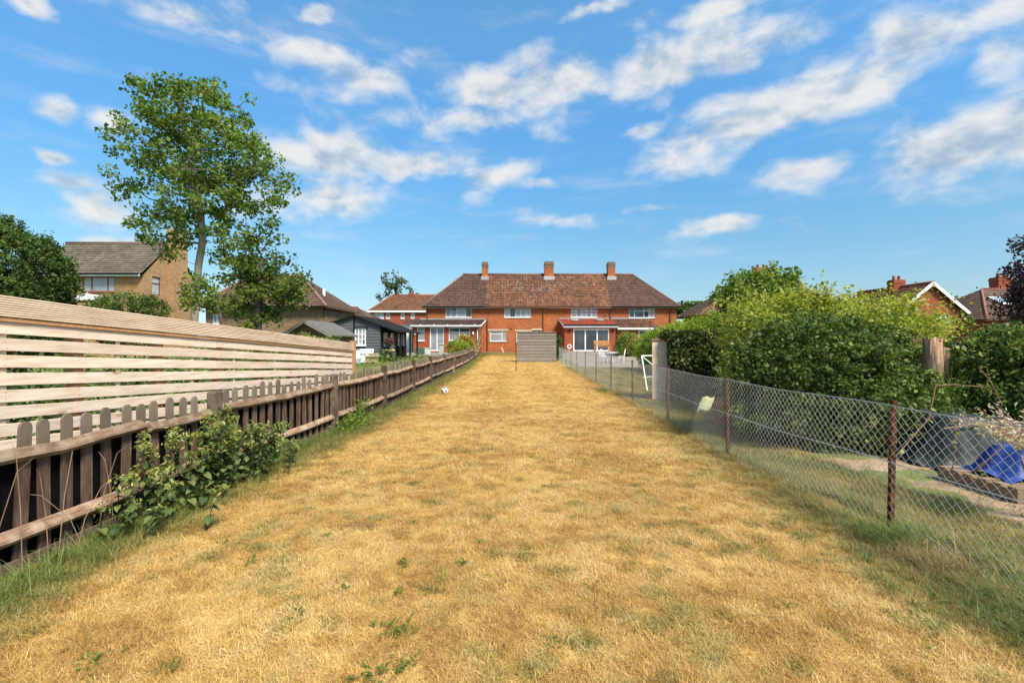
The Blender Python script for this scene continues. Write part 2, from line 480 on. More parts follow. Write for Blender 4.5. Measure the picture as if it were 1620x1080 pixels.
def mat_pine(name, cols, knot):
    m = mat_noise(name, cols, 2.2, (16, 1.1, 16), rough=0.75, bump=0.12, vary=0.12)
    b = NB(m.node_tree)
    bs = [n for n in m.node_tree.nodes if n.type == 'BSDF_PRINCIPLED'][0]
    c = bs.inputs['Base Color'].links[0].from_socket
    v = coords(b, True, (3.0, 1.6, 5.0))
    vo = b.n('TexVoronoi', {'Vector': v, 'Scale': 1.0, 'Randomness': 1.0}).outputs['Distance']
    k = b.smooth(vo, 0.13, 0.04)
    ring = b.m('MULTIPLY', b.smooth(vo, 0.34, 0.12), b.m('MULTIPLY_ADD', b.m('SINE', b.m('MULTIPLY', vo, 85.0)), 0.10, 0.12))
    c = b.mix(ring, c, knot)
    c = b.mix(b.m('MULTIPLY', k, 0.8), c, tuple(x * 0.5 for x in knot))
    st = b.n('TexNoise', {'Vector': coords(b, True, (2, 0.7, 6)), 'Scale': 1.5, 'Detail': 5.0, 'Roughness': 0.65}).outputs[0]
    c = b.mix(b.smooth(st, 0.50, 0.78, 0.0, 0.5), c, (0.36, 0.31, 0.25))
    m.node_tree.links.new(c, bs.inputs['Base Color'])
    return m
M['pine'] = mat_pine('new_pine', [(0.56, 0.41, 0.29), (0.69, 0.53, 0.395), (0.76, 0.61, 0.48)], (0.40, 0.20, 0.09))
M['pine_cap'] = mat_noise('grooved_deck_board', [(0.54, 0.38, 0.25), (0.69, 0.52, 0.37), (0.77, 0.61, 0.46)], 2.2, (10, 1.0, 10), rough=0.75, bump=0.12, vary=0.08)
M['pine_post'] = mat_noise('orange_brown_post', [(0.33, 0.16, 0.07), (0.46, 0.25, 0.12)], 3, (12, 12, 1.5), rough=0.8)
M['screenwood'] = mat_noise('weathered_grey_board', [(0.14, 0.112, 0.09), (0.215, 0.175, 0.14), (0.27, 0.225, 0.18)], 2.5, (1.5, 8, 14), rough=0.9)
M['netting_shade'] = mat_noise('black_netting_shade', [(0.004, 0.004, 0.004), (0.013, 0.012, 0.011)], 60, rough=1.0, bump=0.5, spec=0.0)  # near black: mesh colour plus the shade between pickets
def mat_picket(name, dark, mid, grey, axis, lichen_z):
    m, b, bs, out = base_mat(name)
    st = (9, 9, 1.2) if axis == 'z' else (9, 1.0, 9)
    v = coords(b, True, st)
    nz = b.n('TexNoise', {'Vector': v, 'Scale': 3.0, 'Detail': 8.0, 'Roughness': 0.7}).outputs[0]
    fine = b.n('TexNoise', {'Vector': v, 'Scale': 11.0, 'Detail': 4.0, 'Roughness': 0.7}).outputs[0]
    c = b.ramp(nz, [(0.33, dark), (0.52, mid), (0.70, grey)])
    big = b.n('TexNoise', {'Vector': coords(b, True, (5, 5, 5)), 'Scale': 1.3, 'Detail': 5.0, 'Roughness': 0.6}).outputs[0]
    if lichen_z is not None:
        z = b.n('SeparateXYZ', {0: b.n('TexCoord').outputs['Object']}).outputs[2]
        f = b.m('ADD', b.m('MULTIPLY', b.m('SUBTRACT', z, lichen_z), 4.0), b.m('MULTIPLY', big, 0.8), clamp=True)
        f = b.m('MULTIPLY', f, 0.8)
    else:
        f = b.m('MULTIPLY', b.smooth(big, 0.42, 0.66), 0.75)
    c = b.mix(f, c, b.mix(fine, tuple(x * 0.75 for x in grey), tuple(min(1, x * 1.25) for x in grey)))
    r = b.n('ObjectInfo').outputs['Random']
    c = b.n('HueSaturation', {'Hue': 0.5, 'Saturation': 1.0, 'Value': b.m('MULTIPLY_ADD', r, 0.5, 0.75), 'Fac': 1.0, 'Color': c}).outputs[0]
    b.nt.links.new(c, bs.inputs['Base Color'])
    bs.inputs['Roughness'].default_value = 0.9
    bs.inputs['Specular IOR Level'].default_value = 0.15
    bp = b.n('Bump', {'Strength': 0.6, 'Distance': 0.006, 'Height': b.m('ADD', nz, b.m('MULTIPLY', fine, 0.4))})
    b.nt.links.new(bp.outputs[0], bs.inputs['Normal'])
    return m
M['picket'] = mat_picket('weathered_picket', (0.055, 0.03, 0.021), (0.12, 0.072, 0.05), (0.185, 0.148, 0.11), 'z', 0.80)
M['rail'] = mat_picket('weathered_rail', (0.10, 0.055, 0.035), (0.22, 0.135, 0.085), (0.33, 0.25, 0.175), 'y', None)
M['fpost'] = mat_picket('weathered_post', (0.045, 0.028, 0.018), (0.10, 0.064, 0.042), (0.17, 0.135, 0.095), 'z', None)
M['rust'] = mat_noise('rusty_iron', [(0.018, 0.008, 0.005), (0.07, 0.025, 0.010), (0.20, 0.075, 0.022)], 14, rough=0.9, bump=0.6)
M['wire'] = mat_noise('galvanised_wire', [(0.5, 0.49, 0.46), (0.68, 0.67, 0.63)], 8, rough=0.5, bump=0.0, metallic=0.35, vary=0)
M['render'] = mat_noise('beige_render', [(0.60, 0.42, 0.28), (0.74, 0.56, 0.40)], 6, rough=0.95, bump=0.4)
M['coping'] = mat_noise('grey_coping', [(0.16, 0.14, 0.115), (0.25, 0.22, 0.18)], 6, rough=0.9)
M['terracotta'] = mat_noise('terracotta', [(0.34, 0.12, 0.055), (0.45, 0.19, 0.09)], 6, rough=0.8)
M['stonepot'] = mat_noise('buff_planter', [(0.36, 0.26, 0.15), (0.48, 0.36, 0.22)], 6, rough=0.9)
M['sage'] = mat_noise('sage_green_render', [(0.33, 0.38, 0.29), (0.42, 0.46, 0.37)], 2, rough=0.9)
M['paving'] = mat_noise('patio_paving', [(0.17, 0.14, 0.11), (0.26, 0.22, 0.175)], 2, rough=0.9, randomize=False)
M['tarp_grey'] = mat_noise('grey_green_tarpaulin', [(0.018, 0.025, 0.021), (0.05, 0.062, 0.054)], 9, rough=0.55, spec=0.3, bump=0.8)
M['tarp_blue'] = mat_noise('blue_tarpaulin', [(0.010, 0.028, 0.14), (0.028, 0.07, 0.27)], 9, rough=0.5, spec=0.3, bump=0.8)
M['pallet'] = mat_noise('pallet_wood', [(0.17, 0.11, 0.065), (0.3, 0.2, 0.125)], 3, (1.5, 9, 9), rough=0.9)
M['yellowbag'] = mat_noise('pale_yellow_cloth', [(0.58, 0.56, 0.28), (0.72, 0.70, 0.46)], 7, rough=0.8)
M['bluebag'] = mat_noise('pale_blue_plastic', [(0.35, 0.42, 0.5), (0.6, 0.65, 0.7)], 9, rough=0.5)
M['orangewood'] = mat_noise('orange_teak', [(0.42, 0.19, 0.06), (0.55, 0.27, 0.09)], 3, (1, 8, 8), rough=0.6)
M['cloth_grey'] = mat_noise('pale_grey_canvas', [(0.40, 0.39, 0.37), (0.56, 0.55, 0.53)], 5, rough=0.9)
M['bark_pale'] = mat_noise('pale_poplar_bark', [(0.19, 0.15, 0.115), (0.33, 0.275, 0.22)], 5, (3, 3, 0.8), rough=0.95, bump=0.8, randomize=False, dist=0.03)
M['bark'] = mat_noise('dark_bark', [(0.06, 0.044, 0.032), (0.13, 0.1, 0.075)], 5, (3, 3, 0.8), rough=0.95, bump=0.8, randomize=False, dist=0.03)
M['stumpwood'] = mat_noise('bare_pinkish_wood', [(0.20, 0.10, 0.06), (0.40, 0.24, 0.15), (0.52, 0.37, 0.26)], 4, (5, 5, 0.6), rough=0.95, bump=1.0, dist=0.05)
M['twig'] = mat_noise('dry_twig', [(0.24, 0.15, 0.09), (0.38, 0.26, 0.16)], 9, rough=0.9)
M['bramble'] = mat_noise('red_bramble_stem', [(0.16, 0.06, 0.04), (0.3, 0.14, 0.09)], 9, rough=0.8)
# leaves
M['l_poplar'] = mat_leaf('poplar_leaf', [(0.066, 0.118, 0.020), (0.120, 0.190, 0.033), (0.204, 0.269, 0.050), (0.312, 0.358, 0.099)], 0.42, 0.55, 0.25)
M['l_apple'] = mat_leaf('apple_leaf', [(0.045, 0.085, 0.015), (0.085, 0.140, 0.022), (0.150, 0.200, 0.035), (0.260, 0.280, 0.060)], 0.4, 0.55, 0.2)
M['l_dark'] = mat_leaf('dark_evergreen_leaf', [(0.028, 0.055, 0.013), (0.059, 0.099, 0.022), (0.112, 0.163, 0.036), (0.238, 0.286, 0.072)], 0.28, 0.6, 0.2)
M['l_ivy'] = mat_leaf('ivy_leaf', [(0.024, 0.042, 0.012), (0.051, 0.074, 0.017), (0.094, 0.118, 0.026), (0.188, 0.185, 0.049)], 0.2, 0.55, 0.25)
M['l_yellow'] = mat_leaf('yellow_green_leaf', [(0.150, 0.190, 0.025), (0.250, 0.285, 0.038), (0.360, 0.370, 0.060), (0.460, 0.420, 0.120)], 0.42, 0.55, 0.25)
M['l_lime'] = mat_leaf('lime_conifer_spray', [(0.104, 0.169, 0.018), (0.188, 0.288, 0.028), (0.309, 0.397, 0.045), (0.432, 0.472, 0.068)], 0.3, 0.7)
M['l_mid'] = mat_leaf('mid_green_leaf', [(0.075, 0.130, 0.020), (0.130, 0.200, 0.030), (0.200, 0.270, 0.045), (0.300, 0.340, 0.080)], 0.4, 0.55, 0.25)
M['l_conifer'] = mat_leaf('dark_conifer_spray', [(0.027, 0.051, 0.011), (0.050, 0.092, 0.017), (0.089, 0.142, 0.025), (0.142, 0.193, 0.033)], 0.2, 0.7)
M['l_purple'] = mat_leaf('copper_leaf', [(0.026, 0.014, 0.019), (0.054, 0.024, 0.029), (0.102, 0.048, 0.048), (0.156, 0.084, 0.072)], 0.25)
M['l_golden'] = mat_leaf('golden_leaf', [(0.3, 0.22, 0.03), (0.42, 0.28, 0.06), (0.5, 0.36, 0.1)], 0.35)
M['l_euc'] = mat_leaf('grey_green_leaf', [(0.06, 0.095, 0.045), (0.11, 0.15, 0.075), (0.18, 0.21, 0.11)], 0.35)
M['l_nettle'] = mat_leaf('nettle_leaf', [(0.044, 0.072, 0.026), (0.073, 0.108, 0.037), (0.112, 0.156, 0.050), (0.175, 0.204, 0.066)], 0.3, 0.6, 0.12)
M['l_nettle_top'] = mat_leaf('nettle_flower', [(0.200, 0.220, 0.050), (0.310, 0.320, 0.080), (0.420, 0.410, 0.130)], 0.35)
M['l_willow'] = mat_leaf('pink_white_leaf', [(0.28, 0.33, 0.10), (0.6, 0.36, 0.25), (0.72, 0.66, 0.5), (0.8, 0.74, 0.62)], 0.35)
M['l_weed'] = mat_leaf('weed_leaf', [(0.062, 0.100, 0.017), (0.100, 0.150, 0.025), (0.163, 0.200, 0.035)], 0.25, 0.6, 0.15)
M['blade_lawn'] = mat_blade('lawn_blade', [(0.26, 0.125, 0.04), (0.54, 0.325, 0.095), (0.70, 0.465, 0.155), (0.83, 0.64, 0.32)],
                            [(0.055, 0.09, 0.02), (0.10, 0.14, 0.03), (0.19, 0.20, 0.05), (0.3, 0.28, 0.09)])
M['blade_long'] = mat_blade('long_grass_blade', [(0.30, 0.19, 0.08), (0.45, 0.3, 0.12), (0.55, 0.4, 0.2)],
                            [(0.05, 0.095, 0.02), (0.09, 0.16, 0.03), (0.15, 0.225, 0.045), (0.28, 0.32, 0.09)])
def mat_ground(name, stops, scale=1.2, fine=18.0, bump=0.6):
    m, b, bs, out = base_mat(name)
    pos = b.n('NewGeometry').outputs['Position']
    big = b.n('TexNoise', {'Vector': pos, 'Scale': scale, 'Detail': 5.0, 'Roughness': 0.6}).outputs[0]
    fn = b.n('TexNoise', {'Vector': pos, 'Scale': fine, 'Detail': 6.0, 'Roughness': 0.75}).outputs[0]
    f = b.m('ADD', b.m('MULTIPLY', big, 0.55), b.m('MULTIPLY', fn, 0.45))
    c = b.ramp(f, stops)
    b.nt.links.new(c, bs.inputs['Base Color'])
    bs.inputs['Roughness'].default_value = 1.0
    bs.inputs['Specular IOR Level'].default_value = 0.05
    bp = b.n('Bump', {'Strength': bump, 'Distance': 0.03, 'Height': fn})
    b.nt.links.new(bp.outputs[0], bs.inputs['Normal'])
    return m
M['lawn'] = mat_ground('dry_lawn', [(0.34, (0.18, 0.10, 0.035)), (0.45, (0.44, 0.28, 0.09)), (0.55, (0.60, 0.41, 0.14)), (0.68, (0.68, 0.50, 0.21))])
M['grass_ground'] = mat_ground('rough_green_ground', [(0.34, (0.10, 0.10, 0.035)), (0.5, (0.15, 0.17, 0.05)), (0.66, (0.24, 0.22, 0.09))])
M['soil'] = mat_ground('dry_soil', [(0.34, (0.20, 0.125, 0.075)), (0.5, (0.36, 0.245, 0.15)), (0.66, (0.5, 0.37, 0.25))], 1.6, 30)
M['bare'] = mat_ground('bare_earth', [(0.34, (0.10, 0.055, 0.02)), (0.5, (0.22, 0.125, 0.045)), (0.66, (0.38, 0.24, 0.09))], 3, 40)

# ================================================================== ground
def sheet(name, x0, x1, y0, y1, nx, ny, mat, dz=0.0, fx0=None, fx1=None, rough=0.0):
    ys = np.linspace(y0, y1, ny + 1)
    vs = []
    for y in ys:
        a = fx0(y) if fx0 else x0
        c = fx1(y) if fx1 else x1
        xs = np.linspace(a, c, nx + 1)
        z = hz(xs, np.full_like(xs, y)) + dz
        if rough:
            z = z + rough * (fbm2(xs * 1.7, np.full_like(xs, y * 1.7), 3) - 0.5)
        vs += [(float(xx), float(y), float(zz)) for xx, zz in zip(xs, z)]
    fs = []
    for j in range(ny):
        for i in range(nx):
            a = j * (nx + 1) + i
            fs.append((a, a + 1, a + nx + 2, a + nx + 1))
    mb = MB(); mb.v = vs; mb.f = fs
    return tag(mb.build(name, mat, smooth=True), kind='structure')

def fence_x(y):            # line of the picket fence
    return float(np.interp(y, [-6, 3.2, 5.44, 8.4, 11.2, 41, 60], [-3.45, -3.42, -3.38, -3.12, -3.0, -3.0, -3.0]))
def link_x(y):             # line of the chain link fence
    return float(np.interp(y, [-6, 3.0, 4.04, 6.7, 9.6, 12.6, 21.9, 36.5, 60], [3.3, 3.24, 3.16, 3.0, 3.1, 3.16, 3.32, 3.55, 3.6]))

# one sheet to the horizon, finer near the camera
gx = np.concatenate([np.linspace(-900, -60, 8), np.linspace(-50, 50, 51), np.linspace(60, 900, 8)])
gy = np.concatenate([np.linspace(-300, -12, 5), np.linspace(-8, 60, 69), np.linspace(70, 1500, 12)])
GXX, GYY = np.meshgrid(gx, gy)
GZ = hz(GXX, GYY) - 0.03
gv = np.stack([GXX, GYY, GZ], -1).reshape(-1, 3)
nx_, ny_ = len(gx), len(gy)
ii = (np.arange(ny_ - 1)[:, None] * nx_ + np.arange(nx_ - 1)[None, :]).ravel()
gq = np.stack([ii, ii + 1, ii + nx_ + 1, ii + nx_], 1)
tag(link_mesh('ground', np_mesh('ground', gv, gq, M['grass_ground'])), kind='structure')
sheet('lawn', 0, 0, -5, 49.6, 24, 150, M['lawn'], 0.0, fence_x, link_x, rough=0.05)
sheet('garden_ground', 0, 11, -5, 44, 14, 80, M['grass_ground'], -0.006, link_x, None, rough=0.04)
sheet('soil_bed', 0, 7.6, 3.4, 9.2, 8, 14, M['soil'], -0.004, lambda y: link_x(y) + 0.95 + 0.25 * math.sin(y * 1.3), None, rough=0.07)
sheet('path', 0, 0, 9.5, 31, 4, 30, M['soil'], 0.006, lambda y: link_x(y) + 0.10, lambda y: link_x(y) + 0.75 + .1 * math.sin(y), rough=0.03)
sheet('patio', -9.5, -3.3, 34, 45.4, 6, 10, M['paving'], 0.03)
sheet('terrace_paving', 4.2, 12, 29, 46, 6, 10, M['paving'], 0.03)

# ================================================================== leaves
def leaf_arrays(pts, size, up=0.4, aspect=0.6, var=0.5, fold=0.12):
    n = len(pts)
    nrm = rng.normal(size=(n, 3)); nrm[:, 2] += up * 2
    nrm /= np.linalg.norm(nrm, axis=1)[:, None]
    d = rng.normal(size=(n, 3)); d[:, 2] -= 0.3
    d -= nrm * (d * nrm).sum(1)[:, None]
    d /= np.linalg.norm(d, axis=1)[:, None] + 1e-9
    s = np.cross(nrm, d)
    L = size * (1 + var * rng.uniform(-1, 1, n))[:, None]
    Wd = L * aspect
    v = np.empty((n, 4, 3))
    v[:, 0] = pts - d * L * 0.5
    v[:, 1] = pts + s * Wd * 0.5 + nrm * L * fold - d * L * 0.08
    v[:, 2] = pts + d * L * 0.5
    v[:, 3] = pts - s * Wd * 0.5 + nrm * L * fold - d * L * 0.08
    return v.reshape(-1, 3), np.arange(n * 4).reshape(-1, 4)
def leaf_mesh(name, pts, size, mat, rnd, **kw):
    v, q = leaf_arrays(pts, size, **kw)
    return np_mesh(name, v, q, mat, rnd)
def lump(dirs, seed, k=5, amp=0.12):
    r = np.random.default_rng(seed)
    out = np.zeros(len(dirs))
    for i in range(k):
        w = r.normal(size=3) * (2.2 + 1.3 * i)
        out += np.sin(dirs @ w + r.uniform(0, 6.28)) * amp / (1 + 0.55 * i)
    return out
def blob_points(blobs, n, seed, depth=0.16, amp=0.10, tuft=0.0, zmin=None):
    """points close under the surface of a union of lumpy ellipsoids; also a 0-1 value for each"""
    r = np.random.default_rng(seed)
    area = np.array([(b[3] * b[4] + b[3] * b[5] + b[4] * b[5]) for b in blobs]); area /= area.sum()
    P_, V_ = [], []
    for bi, b in enumerate(blobs):
        k = max(10, int(n * area[bi] * 1.5))
        per = 26
        kc = max(4, k // per)
        d = r.normal(size=(kc, 3)); d /= np.linalg.norm(d, axis=1)[:, None]
        rad = 1 + lump(d, seed + bi * 13, amp=amp) + r.normal(0, depth * 0.55, kc) - np.abs(r.normal(0, depth * .5, kc))
        pc = np.array(b[:3]) + d * rad[:, None] * np.array(b[3:6])
        ca = 4 * math.pi * ((b[3] * b[4] + b[3] * b[5] + b[4] * b[5]) / 3) / kc
        sg = 0.46 * math.sqrt(ca)
        p = np.repeat(pc, per, axis=0) + r.normal(0, 1, (kc * per, 3)) * sg * np.repeat(r.uniform(.6, 1.3, kc), per)[:, None]
        cv = np.repeat(r.uniform(-.22, .22, kc), per)
        k = len(p)
        if tuft: p += r.normal(0, tuft, p.shape)
        keep = np.ones(k, bool)
        for bj, c in enumerate(blobs):
            if bj != bi:
                q = (p - np.array(c[:3])) / np.array(c[3:6])
                keep &= (q ** 2).sum(1) > 0.62
        if zmin is not None: keep &= p[:, 2] > zmin
        p = p[keep]
        P_.append(p)
        V_.append(0.5 + lump(p * 0.9, seed + 5, amp=0.35) * 0.3 + cv[keep] + r.uniform(-0.3, 0.3, len(p)))
    return np.concatenate(P_), np.clip(np.concatenate(V_), 0, 1)
def stems(parent, base, blobs, seed, mat, n=7, r0=0.03):
    r = random.Random(seed)
    mb = MB()
    for i in range(n):
        b = blobs[i % len(blobs)]
        tip = Vector((b[0] + r.uniform(-.5, .5) * b[3], b[1] + r.uniform(-.5, .5) * b[4], b[2] + r.uniform(0, .6) * b[5]))
        s = Vector(base) + Vector((r.uniform(-.15, .15), r.uniform(-.15, .15), -0.05))
        mid = s.lerp(tip, 0.5) + Vector((r.uniform(-.15, .15), r.uniform(-.15, .15), .1))
        mb.tube([s, mid, tip], [r0, r0 * 0.7, r0 * 0.3], 5)
    return mb.build('stem', mat, parent)
def shrub(name, label, cat, base, blobs, n, size, leafmat, seed, barkmat='bark', group=None, depth=0.16, amp=0.10, tuft=0.0, up=0.4, aspect=0.6, nst=7, r0=0.03, spikes=0):
    t = thing(name, base, label, cat, group)
    p, v = blob_points(blobs, n, seed, depth, amp, tuft, zmin=base[2] + 0.01)
    if spikes:
        r = np.random.default_rng(seed + 77)
        src = p[r.integers(0, len(p), spikes)]
        ex = []
        cen = np.mean([b[:3] for b in blobs], axis=0)
        for s in src:
            if s[2] < cen[2]: continue
            d = (s - cen); d /= np.linalg.norm(d); d += np.array([0, 0, 0.9]) + r.normal(0, .25, 3); d /= np.linalg.norm(d)
            L = r.uniform(0.15, 0.5)
            tt = r.uniform(0, 1, 9)
            ex.append(s + d * (tt * L)[:, None] + r.normal(0, 0.025, (9, 3)))
        if ex:
            ex = np.concatenate(ex); p = np.concatenate([p, ex]); v = np.concatenate([v, r.uniform(0.4, 1, len(ex))])
    link_mesh('crown', leaf_mesh('crown', p, size, leafmat, v, up=up, aspect=aspect), t)
    stems(t, base, blobs, seed, M[barkmat], nst, r0)
    return t

def tree(name, label, base, trunk, blobs, nclump, leaves_per, spread, size, leafmat, barkmat, seed, r0=0.2, cat='tree', up=0.25, aspect=0.85, shell=0.5, up_pref=0.6, rmin=0.012):
    r = np.random.default_rng(seed)
    t = thing(name, base, label, cat)
    trunk = [np.array(p, float) for p in trunk]
    # clump centres through the crown's volume
    vol = np.array([b[3] * b[4] * b[5] for b in blobs]); vol /= vol.sum()
    C = []
    while len(C) < nclump:
        b = blobs[r.choice(len(blobs), p=vol)]
        d = r.normal(size=3); d /= np.linalg.norm(d)
        rad = r.uniform(0, 1) ** (1 / 3)
        rad = rad * (1 - shell) + shell * min(1.0, r.uniform(0.65, 1.08))
        C.append(np.array(b[:3]) + d * rad * np.array(b[3:6]))
    C = np.array(C)
    # skeleton: each clump joins the nearest node, the ones close to the trunk first
    nodes = []; par = []; cnt = []
    for i, p in enumerate(trunk):
        nodes.append(p); par.append(i - 1)
    nt = len(nodes)
    T = np.array(trunk)
    dist = np.min(np.linalg.norm(C[:, None, :] - T[None], axis=2), axis=1)
    first = max(1, int(nt * 0.35))
    for c in C[np.argsort(dist)]:
        A = np.array(nodes)
        dv = c - A
        dd = np.linalg.norm(dv, axis=1)
        pen = dd * (1 + up_pref * np.clip(-dv[:, 2] / (dd + 1e-6) + 0.15, 0, 1))
        pen[:first] += 50
        j = int(np.argmin(pen))
        if dd[j] > 0.9:
            mid = A[j] + dv[j] * 0.5 + r.normal(0, 0.06 * dd[j], 3) - np.array([0, 0, 0.05 * dd[j]])
            nodes.append(mid); par.append(j); j = len(nodes) - 1
        nodes.append(c); par.append(j)
    cnt = np.ones(len(nodes))
    for i in range(len(nodes) - 1, 0, -1):
        if par[i] >= 0: cnt[par[i]] += cnt[i]
    rad = r0 * (cnt / cnt[0]) ** 0.47
    rad = np.maximum(rad, rmin)
    for i in range(nt): rad[i] = max(rad[i], r0 * (1 - 0.75 * i / max(nt - 1, 1)))
    rad[0] = r0 * 1.25
    mb = MB()
    mb.tube([nodes[i] for i in range(nt)], [rad[i] for i in range(nt)], 10)
    trunk_o = mb.build('trunk', barkmat, t, True)
    mb = MB()
    for i in range(nt, len(nodes)):
        j = par[i]
        mb.tube([nodes[j], nodes[i]], [min(rad[j], rad[i] * 1.5), rad[i]], 5, False)
    tag(mb.build('branch', barkmat, t, True), kind='stuff')
    pts, val = [], []
    for c in C:
        k = int(leaves_per * r.uniform(0.6, 1.4))
        sp_ = spread * r.uniform(0.7, 1.25)
        q = r.normal(size=(k, 3)); q /= np.maximum(1, np.linalg.norm(q, axis=1)[:, None] / 1.6)
        pts.append(c + q * sp_ * np.array([1, 1, 0.75]))
        val.append(np.clip(r.uniform(0.15, 0.7) + r.uniform(-0.28, 0.32, k), 0, 1))
    pts = np.concatenate(pts); val = np.concatenate(val)
    link_mesh('crown', leaf_mesh('crown', pts, size, leafmat, val, up=up, aspect=aspect), t)
    return t

# ================================================================== grass (tufts scattered as instances)
def tuft_mesh(name, n, h, spread, width, mat, seed, lean=0.7, segs=2):
    r = np.random.default_rng(seed)
    V, Q, A = [], [], []
    for i in range(n):
        a = r.uniform(0, 6.283); rad = spread * math.sqrt(r.uniform(0, 1))
        b = np.array([math.cos(a) * rad, math.sin(a) * rad, -0.004])
        hd = r.uniform(0, 6.283); out = np.array([math.cos(hd), math.sin(hd), 0])
        L = h * r.uniform(0.55, 1.2); le = lean * r.uniform(0.2, 1.3)
        side = np.array([-out[1], out[0], 0]) * width * r.uniform(0.6, 1.3) * 0.5
        k = len(V)
        prev = None
        for s in range(segs + 1):
            t = s / segs
            p = b + out * (le * L * t ** 1.7) + np.array([0, 0, L * (t - 0.28 * min(le, 1.6) * t * t)])
            w = side * (1 - t * 0.93)
            V.append(p - w); V.append(p + w)
        for s in range(segs):
            Q.append((k + 2 * s, k + 2 * s + 1, k + 2 * s + 3, k + 2 * s + 2)); A.append(0)
        val = r.uniform(0, 1)
        A[-segs:] = [val] * segs
    return np_mesh(name, np.array(V), np.array(Q), mat, np.array(A))
def scatter(name, pts, scl, tint, shade, sources, label, cat):
    n = len(pts)
    me = bpy.data.meshes.new(name)
    me.vertices.add(n)
    me.vertices.foreach_set('co', np.ascontiguousarray(pts, dtype=np.float32).ravel())
    rot = np.zeros((n, 3), np.float32)
    rot[:, 2] = rng.uniform(0, 6.283, n); rot[:, 0] = rng.normal(0, 0.12, n); rot[:, 1] = rng.normal(0, 0.12, n)
    me.attributes.new('rot', 'FLOAT_VECTOR', 'POINT').data.foreach_set('vector', rot.ravel())
    for nm, arr in (('scl', scl), ('tint', tint), ('shade', shade)):
        me.attributes.new(nm, 'FLOAT', 'POINT').data.foreach_set('value', np.ascontiguousarray(arr, dtype=np.float32))
    me.attributes.new('var', 'INT', 'POINT').data.foreach_set('value', rng.integers(0, len(sources), n).astype(np.int32))
    me.update()
    o = bpy.data.objects.new(name, me)
    col.objects.link(o)
    cl = bpy.data.collections.new(name + '_source')
    for s in sources:
        cl.objects.link(s)
    ng = bpy.data.node_groups.new(name + '_scatter', 'GeometryNodeTree')
    ng.interface.new_socket('Geometry', in_out='INPUT', socket_type='NodeSocketGeometry')
    ng.interface.new_socket('Geometry', in_out='OUTPUT', socket_type='NodeSocketGeometry')
    b = NB(ng)
    gi = b.n('NodeGroupInput'); go = b.n('NodeGroupOutput')
    ci = b.n('GeometryNodeCollectionInfo'); ci.inputs['Collection'].default_value = cl
    ci.inputs['Separate Children'].default_value = True; ci.inputs['Reset Children'].default_value = True
    def na(nm, dt):
        nd = b.n('GeometryNodeInputNamedAttribute', data_type=dt); nd.inputs['Name'].default_value = nm
        return nd.outputs['Attribute']
    ip = b.n('GeometryNodeInstanceOnPoints')
    ip.inputs['Pick Instance'].default_value = True
    L = ng.links.new
    L(gi.outputs[0], ip.inputs['Points']); L(ci.outputs[0], ip.inputs['Instance'])
    L(na('var', 'INT'), ip.inputs['Instance Index']); L(na('rot', 'FLOAT_VECTOR'), ip.inputs['Rotation']); L(na('scl', 'FLOAT'), ip.inputs['Scale'])
    L(ip.outputs[0], go.inputs[0])
    md = o.modifiers.new('scatter', 'NODES'); md.node_group = ng
    return tag(o, label, cat, kind='stuff')
def src(name, me):
    return bpy.data.objects.new(name, me)

